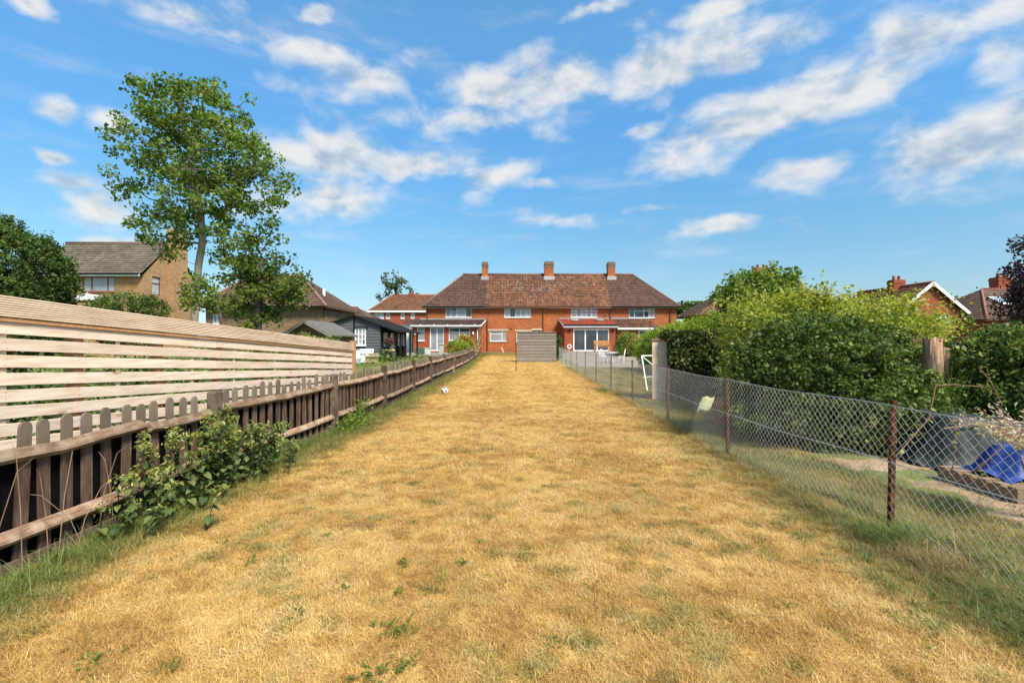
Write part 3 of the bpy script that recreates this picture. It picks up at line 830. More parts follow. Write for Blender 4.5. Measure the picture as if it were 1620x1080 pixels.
def lawn_points(n, y0, y1, pw=1.0):
    y = y0 + (y1 - y0) * rng.uniform(0, 1, n) ** pw
    u = rng.uniform(0, 1, n)
    a = np.array([fence_x(v) for v in y]); c = np.array([link_x(v) for v in y])
    x = a + (c - a) * u
    # sheet relief
    z = hz(x, y) + 0.05 * (fbm2(x * 1.7, y * 1.7, 3) - 0.5)
    return x, y, z, x - a, c - x
short = [src('lawn_tuft', tuft_mesh('lawn_tuft', 30, 0.030, 0.05, 0.0034, M['blade_lawn'], 40 + i, 1.3)) for i in range(5)]
short += [src('straw_litter', tuft_mesh('straw_litter', 9, 0.042, 0.06, 0.003, M['blade_lawn'], 140 + i, 2.4, 3)) for i in range(1)]
X_, Y_, Z_, S_, T_, G_ = [], [], [], [], [], []
for (n, y0, y1, sc_) in ((66000, 1.2, 5.5, 0.95), (48000, 5.5, 12, 1.2), (26000, 12, 24, 1.45), (14000, 24, 49, 1.9)):
    x, y, z, dl, dr = lawn_points(n, y0, y1)
    spk = fbm2(x * 15, y * 15, 101, 2); big = fbm2(x * 0.9, y * 0.9, 21); med = fbm2(x * 2.6, y * 2.6, 31); fine = fbm2(x * 9, y * 9, 41)
    green = sstep(0.64, 0.85, med) * 0.08 + sstep(0.66, 0.8, fine) * 0.22 + sstep(.74, .82, fbm2(x * 11, y * 11, 111, 2)) * .8 * sstep(14, 4, y) + sstep(.5, .75, fbm2(x * 1.1, y * 1.1, 77)) * sstep(.45, .7, fine) * sstep(8, 2.5, y) * .5
    green = green + (1 - sstep(0.25, 0.95, dl + 0.5 * (med - 0.5))) * 0.8
    green = green + (1 - sstep(0.1, 1.3, dr + 1.2 * (med - 0.5))) * 0.42 * sstep(16, 5, y)
    green = green + sstep(39, 46, y) * 0.75
    green = np.clip(green * rng.uniform(0.5, 1.25, n), 0, 1)
    bare = sstep(0.2, 0.32, np.hypot((x + 0.42) / 1.0, (y - 6.2) / 0.55)) * sstep(0.12, 0.3, np.hypot((x + 1.3) / 1.0, (y - 4.15) / 0.5))
    sc = sc_ * rng.uniform(0.65, 1.25, n) * (0.8 + 0.5 * med) * (1 + 0.5 * (green > 0.5))
    keep = (rng.uniform(0, 1, n) < bare) & (rng.uniform(0, 1, n) < 0.12 + 1.75 * fbm2(x * 7, y * 7, 51))
    shade = np.clip(0.52 + 0.9 * (big - 0.5) + 2.3 * (fine - 0.5) + 1.0 * (med - 0.5) + 0.16 * np.sin(x * 3.4 + 0.9 * fbm2(y * .3, y * 0, 8)) * (0.5 + fbm2(y * .5, x * .5, 19)) + 0.5 * (fbm2(x * 1.2, y * 4.5, 91) - .5) - 0.6 * sstep(.64, .8, spk), 0, 1)
    for A, a in ((X_, x), (Y_, y), (Z_, z), (S_, sc), (T_, green), (G_, shade)): A.append(a[keep])
X_, Y_, Z_, S_, T_, G_ = [np.concatenate(a) for a in (X_, Y_, Z_, S_, T_, G_)]
scatter('dry_grass', np.stack([X_, Y_, Z_], 1), S_, T_, G_, short, 'short sun-bleached straw-coloured grass covering the long lawn', 'grass')

n = 26000
gyy = 2.0 + 28 * rng.uniform(0, 1, n) ** 1.9
gxx = np.array([link_x(v) for v in gyy]) + 0.04 + np.abs(rng.normal(0, 1, n)) * (0.75 + 0.12 * gyy)
bed = (gyy < 9.2) & (gyy > 3.4) & (gxx > np.array([link_x(v) for v in gyy]) + 1.1 + 0.5 * (fbm2(gyy * 2, gxx * 2, 61) - .3))
kp = (~bed | (rng.uniform(0, 1, n) < 0.06)) & (gxx < 10)
gm = fbm2(gxx * 2.2, gyy * 2.2, 63)
scatter('garden_grass', np.stack([gxx, gyy, hz(gxx, gyy) - .004], 1)[kp], (rng.uniform(.9, 1.7, n) * (1 + gyy * .03))[kp], np.clip(.62 + 1.2 * (gm - .4) + rng.uniform(-.3, .3, n), 0, 1)[kp],
        rng.uniform(0, 1, n)[kp], short, 'short patchy green grass beyond the chain link fence', 'grass')

longs = [src('long_tuft', tuft_mesh('long_tuft', 22, 0.20, 0.05, 0.0065, M['blade_long'], 60 + i, 1.1, 4)) for i in range(4)]
# green fringe along the foot of the picket fence
def fringe(n, y0, y1, fx, sgn, w0, w1, smin, smax, gmin, gmax, pw=1.0):
    y = y0 + (y1 - y0) * rng.uniform(0, 1, n) ** pw
    w = w0 + (w1 - w0) * fbm2(y * 0.9, y * 0 + 3.3, 5)
    d = np.abs(rng.normal(0, 1, n)) * w * 0.6
    x = np.array([fx(v) for v in y]) + sgn * (d + np.where(y < 5, 0.14, 0.03))
    z = hz(x, y) - 0.005
    s = rng.uniform(smin, smax, n) * np.clip(1.15 - d / (w * 1.8), 0.3, 1.2)
    t = np.clip(rng.uniform(gmin, gmax, n) - 0.25 * d / w, 0, 1)
    return np.stack([x, y, z], 1), s, t
parts_ = [fringe(1900, 1.4, 9, fence_x, 1, 0.28, 0.62, 0.4, 0.95, 0.75, 1.1), fringe(1500, 9, 40, fence_x, 1, 0.15, 0.55, 0.4, 0.9, 0.7, 1.1, 1.3),
          fringe(900, 2.2, 5.2, link_x, -1, 0.25, 0.8, 0.3, 0.75, 0.2, 1.0), fringe(1600, 5, 30, link_x, -1, 0.08, 0.35, 0.25, 0.7, 0.05, 0.7, 1.3),
          fringe(2600, 2.2, 10, link_x, 1, 0.35, 0.9, 0.3, 0.7, 0.3, 1.05), fringe(1600, 10, 30, link_x, 1, 0.5, 1.4, 0.25, 0.6, 0.3, 1.0)]
def patch(n, cx, cy, sx, sy, smin, smax, g0, g1):
    x = rng.normal(cx, sx, n); y = rng.normal(cy, sy, n)
    return np.stack([x, y, hz(x, y) - 0.005], 1), rng.uniform(smin, smax, n), rng.uniform(g0, g1, n)
parts_ += [patch(60, 3.0, 3.86, 0.10, 0.10, 0.6, 1.1, 0.8, 1.1), patch(160, 2.95, 2.75, 0.25, 0.3, 0.4, 0.75, 0.7, 1.1), patch(70, 2.45, 3.2, 0.2, 0.3, 0.2, 0.45, 0.5, 1.0),
           patch(50, 3.0, 3.45, 0.12, 0.1, 0.5, 0.9, 0.0, 0.15), patch(40, 2.55, 4.3, 0.12, 0.12, 0.3, 0.5, 0.7, 1),
           patch(700, 6.5, 19, 1.9, 3.5, 0.25, 0.5, 0.4, 1.0), patch(60, 2.9, 15.5, 0.1, 0.3, 0.5, 0.9, 0.7, 1)]
pp = np.concatenate([p[0] for p in parts_]); ss = np.concatenate([p[1] for p in parts_]); tt = np.clip(np.concatenate([p[2] for p in parts_]), 0, 1)
scatter('fringe_grass', pp, ss, tt, rng.uniform(0, 1, len(pp)), longs, 'long green and straw grass growing along the feet of both fences', 'grass')

# broad-leaved weeds in the lawn
wp, wr = [], []
spots = [(622, 1003, 1.0), (735, 893, .55), (690, 936, .6), (395, 890, .6), (640, 895, .5), (630, 940, .4), (150, 1050, .7), (640, 1058, .7), (355, 860, .45), (515, 850, .45),
         (590, 1075, .8), (270, 1060, .4), (860, 770, .35), (905, 905, .3), (655, 830, .4), (545, 935, .5), (470, 975, .5), (1060, 905, .4), (1180, 870, .35), (930, 930, .4), (1240, 960, .5), (880, 1020, .4), (760, 860, .3), (1065, 695, .35)]
V, Q, A = [], [], []
for (px, py, k) in spots:
    y = F * CH / (py - CY); x = XX(px, y); z = float(hz(x, y))
    for i in range(int(34 * k) + 8):
        a = random.uniform(0, 6.28); L = random.uniform(0.04, 0.075) * (0.5 + k * 0.5); w = L * random.uniform(0.06, 0.13)
        ox, oy = random.gauss(0, 0.05 * k), random.gauss(0, 0.05 * k)
        o = np.array([x + ox, y + oy, z + 0.012]); d = np.array([math.cos(a), math.sin(a), random.uniform(0.25, 0.9)]); s = np.array([-d[1], d[0], 0])
        b = len(V)
        V += [o, o + d * L * .55 + s * w, o + d * L - np.array([0, 0, L * .25]), o + d * L * .55 - s * w]
        Q.append((b, b + 1, b + 2, b + 3)); A.append(random.random())
tag(link_mesh('weeds', np_mesh('weeds', np.array(V), np.array(Q), M['l_weed'], np.array(A))), 'dark green broad-leaved weeds dotted over the dry lawn', 'weeds', kind='stuff')

for (cx_, cy_, rx_, ry_) in ((-.42, 6.2, .30, .16), (-1.3, 4.15, .2, .1), (1.0, 4.6, .12, .07)):
    a_ = np.linspace(0, 2 * math.pi, 25)[:-1]; mb = MB()
    q_ = [(cx_ + rx_ * math.cos(t) * (1 + .25 * math.sin(3 * t + cx_) + .15 * math.sin(7 * t)), cy_ + ry_ * math.sin(t) * (1 + .2 * math.sin(5 * t))) for t in a_]
    z_ = lambda x, y: float(hz(x, y)) + .05 * (float(fbm2(x * 1.7, y * 1.7, 3)) - .5) + .006
    mb.v = [(cx_, cy_, z_(cx_, cy_))] + [(x, y, z_(x, y)) for x, y in q_]; mb.f = [(0, 1 + k, 1 + (k + 1) % 24) for k in range(24)]
    tag(mb.build('soil_patch', M['bare']), kind='structure')

# ================================================================== picket fence
pf = thing('picket_fence', (fence_x(3), 3, 0), 'low weathered brown picket fence along the lawn edge', 'fence')
POSTS = [2.45, 5.44, 8.4, 11.2, 14.5, 17.6, 21.2, 25.0, 29.2, 33.2, 37.2, 41.0]
def fence_dir(y):
    d = Vector((fence_x(y + .1) - fence_x(y - .1), 0.2, 0)); return d.normalized()
PICKETS = []
for k in range(4):
    h = (1.03, 1.05, 1.0, 1.06)[k]; w = 0.043
    prof = [(-w, 0), (w, 0), (w, h - 0.045)] + [(w * math.cos(a), h - 0.045 + 0.045 * math.sin(a)) for a in (0.5, 1.05, 1.57, 2.1, 2.64)] + [(-w, h - 0.045)]
    mb = MB(); mb.prism([(0.0, p[0], p[1]) for p in prof], (-0.02, 0, 0))
    PICKETS.append(mb.mesh('picket', M['picket']))
y = 2.3
pk_r = random.Random(5)
while y < 40.9:
    if min(abs(y - p) for p in POSTS) > 0.09:
        d = fence_dir(y)
        o = link_mesh('picket', PICKETS[pk_r.randrange(4)], pf, None, (fence_x(y) - 0.005, y, float(hz(fence_x(y), y)) + pk_r.uniform(-0.02, 0.015)),
                      (pk_r.gauss(0, 0.014), pk_r.gauss(0, 0.01), math.atan2(-d.x, d.y) + pk_r.gauss(0, 0.03)))
    y += 0.181 + pk_r.uniform(-0.012, 0.012)
for i, yp in enumerate(POSTS):
    x = fence_x(yp) + 0.035; z = float(hz(x, yp)); w = 0.055; h = 1.04 + pk_r.uniform(-.02, .02)
    mb = MB()
    mb.prism([(x - w, yp - w, z - .1), (x + w, yp - w, z - .1), (x + w, yp + w, z - .1), (x - w, yp + w, z - .1)], (pk_r.uniform(-.01, .01), 0, h - 0.01 + .1))
    t_ = Vector(mb.v[4]); e = 0.014
    mb.f.pop(1)
    a = [Vector(q) for q in mb.v[4:8]]; c = sum(a, Vector()) / 4
    up_ = [q.lerp(c, 0.22) + Vector((0, 0, 0.018)) for q in a]
    mb.v += [tuple(q) for q in up_]
    mb.f += [(4, 5, 9, 8), (5, 6, 10, 9), (6, 7, 11, 10), (7, 4, 8, 11), (8, 9, 10, 11)]
    mb.build('post', M['fpost'], pf)
def rail_mesh(y0, y1, z0, seed):
    r = random.Random(seed)
    n = max(4, int((y1 - y0) / 0.35)); rings = []
    for i in range(n + 1):
        yy = y0 + (y1 - y0) * i / n; t = i / n
        x = fence_x(yy) + 0.0005; z = float(hz(x, yy)) + z0 - 0.025 * math.sin(math.pi * t) * r.uniform(.6, 1.3) + r.uniform(-.004, .004)
        dd = 0.066 + r.uniform(-.006, .006)
        rings.append([(x, yy, z - 0.05), (x + dd * .55, yy, z - 0.042), (x + dd, yy, z - 0.012), (x + dd * .9, yy, z + .008), (x + 0.012, yy, z + 0.05), (x, yy, z + 0.052)])
    mb = MB(); mb.v = [q for k in rings for q in k]
    m = 6
    for i in range(n):
        for k in range(m):
            a = i * m + k; b2 = i * m + (k + 1) % m
            mb.f.append((a, a + m, b2 + m, b2))
    mb.f += [tuple(range(m)), tuple(n * m + k for k in reversed(range(m)))]
    return mb
PY = [0.2] + POSTS
for i in range(len(PY) - 1):
    y0, y1 = PY[i] + 0.052, PY[i + 1] - 0.052
    if i == 1:      # the split rail behind the nettles
        rail_mesh(y0, 4.42, 0.835, 300 + i).build('rail', M['rail'], pf)
        rail_mesh(4.50, y1, 0.80, 330 + i).build('rail', M['rail'], pf)
    else:
        rail_mesh(y0, y1, 0.835 + pk_r.uniform(-.015, .015), 300 + i).build('rail', M['rail'], pf)
    rail_mesh(y0, y1, 0.29 + pk_r.uniform(-.015, .015), 400 + i).build('rail', M['rail'], pf)
    xa, xb = fence_x(y0), fence_x(y1)
    MB().bar((xa + .014, y0, float(hz(xa, y0)) + 0.02), (xb + .014, y1, float(hz(xb, y1)) + 0.02), 0.022, 0.17).build('gravel_board', M['fpost'], pf)
mb = MB()  # black mesh sheet; its colour also paints the shade in the picket gaps
ys = np.linspace(0.3, 40.9, 80)
for a, c in zip(ys[:-1], ys[1:]):
    xa, xc = fence_x(a) - 0.055, fence_x(c) - 0.055
    za, zc = float(hz(xa, a)), float(hz(xc, c))
    mb.quad((xa, a, za - .02), (xc, c, zc - .02), (xc, c, zc + 0.79), (xa, a, za + 0.79))
tag(mb.build('netting_shade', M['netting_shade'], pf), 'black mesh sheet behind the pickets, also standing in for the shade in the gaps')
# last bay climbing beside the house
g = POSTS[-1]
zb = float(hz(-3, g))
MB().bar((-2.98, g + .06, zb + .86), (-2.9, 44.6, 2.05), 0.05, 0.1).build('rail', M['rail'], pf)
MB().bar((-2.98, g + .06, zb + .3), (-2.9, 44.6, 1.25), 0.05, 0.1).build('rail', M['rail'], pf)
for k in range(16):
    yy = g + 0.2 + k * 0.21; f = (yy - g) / 3.6
    MB().box(-3.03, -3.01, yy - .045, yy + .045, zb - .02 + .15 * f, zb + 1.05 + 1.15 * f).build('picket', M['picket'], pf)
MB().prism([(-3.02, 44.6, .2), (-2.86, 44.6, .2), (-2.86, 44.76, .2), (-3.02, 44.76, .2)], (0, 0, 2.75)).build('post', M['fpost'], pf)

# ================================================================== new slatted fence
def sl_x(y): return -4.0 + 0.057 * (y - 3.77)
def sl_top(y): return 1.96 - 0.0555 * (y - 3.77)
sf = thing('slatted_fence', (sl_x(3.5), 3.5, 0), 'new pale pine fence of horizontal slats behind the picket fence', 'fence')
BAYS = [(0.55, 3.41), (3.41, 6.29), (6.29, 9.17), (9.17, 10.86)]
sr = random.Random(9)
for (y0, y1) in BAYS:
    for k in range(13):
        zo = 0.205 + k * 0.1335
        da, dc = sr.gauss(0, .004), sr.gauss(0, .004)
        a = (sl_x(y0) + 0.0, y0 + 0.004, sl_top(y0) - zo - 0.048 + da); c = (sl_x(y1), y1 - 0.004, sl_top(y1) - zo - 0.048 + dc)
        L = (Vector(c) - Vector(a)).length
        mb = MB()
        nseg = 6
        rings = []
        for s in range(nseg + 1):
            t = s / nseg
            p = Vector(a).lerp(Vector(c), t) + Vector((sr.gauss(0, .0015), 0, sr.gauss(0, .0018)))
            rings.append([p + Vector((-.009, 0, -.0495)), p + Vector((.009, 0, -.0495)), p + Vector((.011, 0, -.047)), p + Vector((.011, 0, .047)), p + Vector((.009, 0, .0495)), p + Vector((-.009, 0, .0495))])
        org = Vector(a)
        mb.v = [tuple(q - org) for rg in rings for q in rg]
        for s in range(nseg):
            for k2 in range(6):
                i0 = s * 6 + k2; i1 = s * 6 + (k2 + 1) % 6
                mb.f.append((i0, i0 + 6, i1 + 6, i1))
        mb.f += [tuple(range(6)), tuple(nseg * 6 + q for q in reversed(range(6)))]
        link_mesh('slat', mb.mesh('slat', M['pine']), sf, None, a)
    nm_ = MB()
    for t in (0.03, 0.14, 0.35, 0.5, 0.68, 0.86, 0.975):
        for k in range(13):
            for dz in (-.026, .026):
                yy = y0 + (y1 - y0) * t + sr.uniform(-.006, .006); zz = sl_top(yy) - .205 - k * .1335 - .048 + dz; x = sl_x(yy) + .0112
                nm_.add([(x + .0015, yy, zz), (x, yy - .004, zz), (x, yy, zz + .004), (x, yy + .004, zz), (x, yy, zz - .004)], [(0, 1, 2), (0, 2, 3), (0, 3, 4), (0, 4, 1)])
    tag(nm_.build('nails', M['pipe'], sf), kind='stuff')
    # grooved board along the top
    prof = []
    n = 9
    for i in range(n):
        z = -0.165 + 0.165 * i / n; w = 0.165 / n
        prof += [(0.014, z + w * 0.02), (0.030, z + w * 0.2), (0.030, z + w * 0.8), (0.014, z + w * 0.98)]
    prof = [(-0.0, -0.165)] + prof + [(0.0, 0.0)]
    d = Vector((sl_x(y1) - sl_x(y0), y1 - y0 - .006, sl_top(y1) - sl_top(y0)))
    mb = MB(); mb.prism([(p[0] + .012, 0, p[1]) for p in prof], d)
    link_mesh('top_board', mb.mesh('top_board', M['pine_cap']), sf, None, (sl_x(y0), y0 + .003, sl_top(y0)))
    MB().bar((sl_x(y0) + .005, y0 + .003, sl_top(y0) - .185), (sl_x(y1) + .005, y1 - .003, sl_top(y1) - .185), 0.05, 0.03).build('top_rail', M['pine_post'], sf)
    for t in (0.02, 0.34, 0.67):
        yy = y0 + (y1 - y0) * t + .05; x = sl_x(yy) - 0.055
        MB().box(x - .045, x + .04, yy - .05, yy + .05, -.05, sl_top(yy) - .02).build('post', M['pine_post'], sf)
    for t in (0.14, 0.5, 0.86):
        yy = y0 + (y1 - y0) * t; x = sl_x(yy) - 0.016
        MB().box(x - .006, x + .004, yy - .022, yy + .022, 0.1, sl_top(yy) - .20).build('batten', M['pine'], sf)
yy = 10.93; x = sl_x(yy)
MB().box(x - .06, x + .05, yy - .05, yy + .05, -.05, sl_top(yy) + 0.06).build('post', M['pine_post'], sf)

# ================================================================== chain link fence
LPY = [1.3, 4.04, 6.72, 9.6, 12.65, 15.7, 18.8, 21.9, 25.0, 28.0, 31.0, 34.0, 36.4]
cf = thing('chain_link_fence', (link_x(4), 4, 0), 'galvanised chain link fence on rusty iron posts along the lawn', 'fence')
lr = random.Random(3)
for i, yp in enumerate(LPY):
    x = link_x(yp); z = float(hz(x, yp)); h = 1.11 + lr.uniform(-.02, .025); w = 0.036
    lx, ly = lr.uniform(-.02, .02), lr.uniform(-.035, .035)
    mb = MB()      # angle iron
    mb.prism([(x - .022, yp - .022, z - .1), (x + w - .022, yp - .022, z - .1), (x + w - .022, yp - .016, z - .1), (x - .016, yp - .016, z - .1), (x - .016, yp + w - .022, z - .1), (x - .022, yp + w - .022, z - .1)], (lx, ly, h + .1))
    p = mb.build('post', M['rust'], cf)
    if i == 1:     # lichen and rust flakes on the near post
        fm = MB()
        for k in range(110):
            zz = z + h - 0.03 - abs(lr.gauss(0, .28)); 
            if zz < z + .2: continue
            cx_, cy_ = x - .024 + lr.uniform(0, .05), yp - .026 + lr.uniform(-.004, .004)
            s = lr.uniform(.004, .011)
            fm.add([(cx_ - s, cy_, zz), (cx_, cy_ - s * .7, zz - s), (cx_ + s, cy_, zz), (cx_, cy_ - s * .4, zz + s), (cx_, cy_ + s, zz)], [(0, 1, 3), (1, 2, 3), (0, 4, 1), (1, 4, 2), (0, 3, 4), (3, 2, 4)])
        fm.build('rust_flake', mat_noise('orange_lichen', [(0.28, 0.12, 0.04), (0.5, 0.28, 0.11)], 30, rough=.95), p)
def top_z(y):
    i = max(0, min(len(LPY) - 2, int(np.searchsorted(LPY, y)) - 1))
    t = (y - LPY[i]) / (LPY[i + 1] - LPY[i])
    return 1.075 - 0.014 * math.sin(math.pi * min(max(t, 0), 1))
# woven diamonds
DW, DH = 0.0375, 0.039
V, Q = [], []
n_w = int((36.3 - 1.35) / DW)
for i in range(n_w):
    y0 = 1.35 + i * DW
    if y0 > 22 and i % 1: continue
    rr = 0.0021 if y0 < 6 else (0.0015 if y0 < 11 else 0.0012)
    tz = top_z(y0); nz_ = int(tz / DH)
    pts = []
    for k in range(nz_ + 1):
        yy = y0 + (DW if (k + i) % 2 else 0.0) + 0.002 * math.sin(k * 1.7 + i * .9)
        x = link_x(yy) - 0.03 + (0.002 if k % 2 else -0.002)
        pts.append((x, yy, float(hz(x, yy)) + tz - k * DH))
    pts = np.array(pts)
    m = len(pts)
    off = np.array([(rr, 0, 0), (-rr * .5, rr * .87, 0), (-rr * .5, -rr * .87, 0)])
    b0 = len(V) * 1
    ring = (pts[:, None, :] + off[None]).reshape(-1, 3)
    base_i = sum(len(a) for a in V)
    V.append(ring)
    idx = np.arange(m - 1)[:, None] * 3 + np.arange(3)[None]
    nxt = np.arange(m - 1)[:, None] * 3 + (np.arange(3)[None] + 1) % 3
    Q.append((np.stack([idx, nxt, nxt + 3, idx + 3], -1) + base_i).reshape(-1, 4))
wm = link_mesh('wire_mesh', np_mesh('wire_mesh', np.concatenate(V), np.concatenate(Q), M['wire']), cf)
tag(wm, 'diamond wire mesh', kind='stuff')
for (dz, sag) in ((0.0, 0.03), (-0.47, 0.02)):
    pts = []
    for yy in np.arange(1.3, 36.4, 0.25):
        x = link_x(yy) - 0.033
        pts.append((x, yy, float(hz(x, yy)) + top_z(yy) + dz + 0.006 * math.sin(yy * 3.1)))
    MB().tube(pts, 0.0042, 5).build('line_wire', M['wire'], cf)

# ================================================================== building helpers
def wall_front(mb, y, x0, x1, z0, z1, openings, th=0.25):
    """a wall facing the camera with real openings and reveals"""
    xs = sorted({x0, x1, *[v for o in openings for v in o[:2]]}); zs = sorted({z0, z1, *[v for o in openings for v in o[2:4]]})
    for i in range(len(xs) - 1):
        for j in range(len(zs) - 1):
            cx, cz = (xs[i] + xs[i + 1]) / 2, (zs[j] + zs[j + 1]) / 2
            if any(o[0] < cx < o[1] and o[2] < cz < o[3] for o in openings): continue
            mb.quad((xs[i], y, zs[j]), (xs[i + 1], y, zs[j]), (xs[i + 1], y, zs[j + 1]), (xs[i], y, zs[j + 1]))
    for (a, b, c, d) in [o[:4] for o in openings]:
        mb.quad((a, y, c), (a, y, d), (a, y + th, d), (a, y + th, c))
        mb.quad((b, y, d), (b, y, c), (b, y + th, c), (b, y + th, d))
        mb.quad((a, y, d), (b, y, d), (b, y + th, d), (a, y + th, d))
        mb.quad((a, y, c), (a, y + th, c), (b, y + th, c), (b, y, c))
def window(parent, y, x0, x1, z0, z1, cols, rows=None, frame='white', glass='glass', fw=0.06, name='window', sill=True, label=None):
    """frame with bars; every pane a piece of its own. cols: fractions; rows: {column: [fractions]}"""
    yf0, yf1 = y + 0.05, y + 0.12
    mb = MB()
    mb.box(x0, x1, yf0, yf1, z0, z0 + fw); mb.box(x0, x1, yf0, yf1, z1 - fw, z1)
    mb.box(x0, x0 + fw, yf0, yf1, z0 + fw, z1 - fw); mb.box(x1 - fw, x1, yf0, yf1, z0 + fw, z1 - fw)
    edges = [0] + list(cols) + [1]
    W_ = x1 - x0
    cells = []
    for i in range(len(edges) - 1):
        a = x0 + W_ * edges[i] + (fw if i == 0 else fw / 2); b = x0 + W_ * edges[i + 1] - (fw if i == len(edges) - 2 else fw / 2)
        if i > 0:
            xm = x0 + W_ * edges[i]
            mb.box(xm - fw / 2, xm + fw / 2, yf0 + .003, yf1, z0 + fw, z1 - fw)
        rz = [0] + list((rows or {}).get(i, [])) + [1]
        for j in range(len(rz) - 1):
            c = z0 + fw + (z1 - z0 - 2 * fw) * rz[j] + (0 if j == 0 else fw * .4); d = z0 + fw + (z1 - z0 - 2 * fw) * rz[j + 1] - (0 if j == len(rz) - 2 else fw * .4)
            if j > 0:
                mb.box(a, b, yf0 + .006, yf1, c - fw * .8, c)
            cells.append((a, b, c, d))
    if sill:
        mb.box(x0 - .05, x1 + .05, y - 0.07, y + 0.049, z0 - 0.05, z0 - 0.002)
    w = mb.build(name, M[frame], parent)
    if label: w['label'] = label
    for (a, b, c, d) in cells:
        g = M[glass[hash((round(a, 2), round(c, 2))) % len(glass)]] if isinstance(glass, (list, tuple)) else M[glass]
        MB().box(a, b, yf0 + .025, yf0 + .04, c, d).build('pane', g, w)
    return w
def slope(mb, e0, e1, r1, r0, n, lift=0.03):
    """one roof slope as overlapping tile courses: eaves e0-e1, top r0-r1"""
    e0, e1, r0, r1 = map(Vector, (e0, e1, r0, r1))
    nm = (e1 - e0).cross(r0 - e0)
    if nm.length < 1e-6: nm = (e1 - e0).cross(r1 - e0)
    nm.normalize()
    if nm.z < 0: nm = -nm
    for i in range(n):
        t0, t1 = i / n, (i + 1) / n
        a, b = e0.lerp(r0, t0), e1.lerp(r1, t0); d, c = e0.lerp(r0, t1), e1.lerp(r1, t1)
        mb.add([a, b, b + nm * lift, a + nm * lift, c, d], [(0, 1, 2, 3), (3, 2, 4, 5)])
def hip_roof(parent, x0, x1, y0, y1, ze, zr, rx0, rx1, mat, n=16, ridge='ridge', name='roof', ridges=True, th=0.10):
    ym = (y0 + y1) / 2
    A, B, C_, D = (x0, y0, ze), (x1, y0, ze), (x1, y1, ze), (x0, y1, ze); R0, R1 = (rx0, ym, zr), (rx1, ym, zr)
    mb = MB()
    slope(mb, A, B, R1, R0, n); slope(mb, C_, D, R0, R1, n)
    slope(mb, D, A, R0, R0, n); slope(mb, B, C_, R1, R1, n)
    mb.box(x0, x1, y0, y1, ze - th, ze - 0.003)
    o = mb.build(name, mat, parent)
    if ridges:
        mb = MB()
        mb.tube([R0, R1], 0.11, 8)
        for a, b in ((A, R0), (B, R1)):
            mb.tube([a, b], 0.09, 6)
        mb.build('ridge_tile', M[ridge], o, True)
    return o
def chimney(parent, cx, cy, w, d, z0, z1, brick, pots=0, flash=True):
    mb = MB()
    mb.box(cx - w / 2, cx + w / 2, cy - d / 2, cy + d / 2, z0, z1 - 0.32)
    o = mb.build('chimney', brick, parent)
    mb = MB()
    mb.box(cx - w / 2 - .04, cx + w / 2 + .04, cy - d / 2 - .04, cy + d / 2 + .04, z1 - 0.32, z1 - 0.1)
    mb.box(cx - w / 2, cx + w / 2, cy - d / 2, cy + d / 2, z1 - 0.1, z1)
    mb.box(cx - w / 2 - .012, cx + w / 2 + .012, cy - d / 2 - .012, cy + d / 2 + .012, z1 - 0.62, z1 - 0.32)
    mb.build('chimney_head', M['brick_sooty'] if brick.name == 'terrace_brick' else brick, o)
    for i in range(pots):
        x = cx + (i - (pots - 1) / 2) * w * 0.45
        MB().lathe([(0.11, z1), (0.13, z1 + .02), (0.10, z1 + .3), (0.125, z1 + .33), (.1, z1 + .36)], (x, cy, 0), 12).build('chimney_pot', M['terracotta'], o, True)
    return o
def flashing(parent, cx, yf, w, z):
    MB().box(cx - w / 2, cx + w / 2, yf - 0.03, yf, z - .16, z + .16).build('flashing', M['lead'], parent)

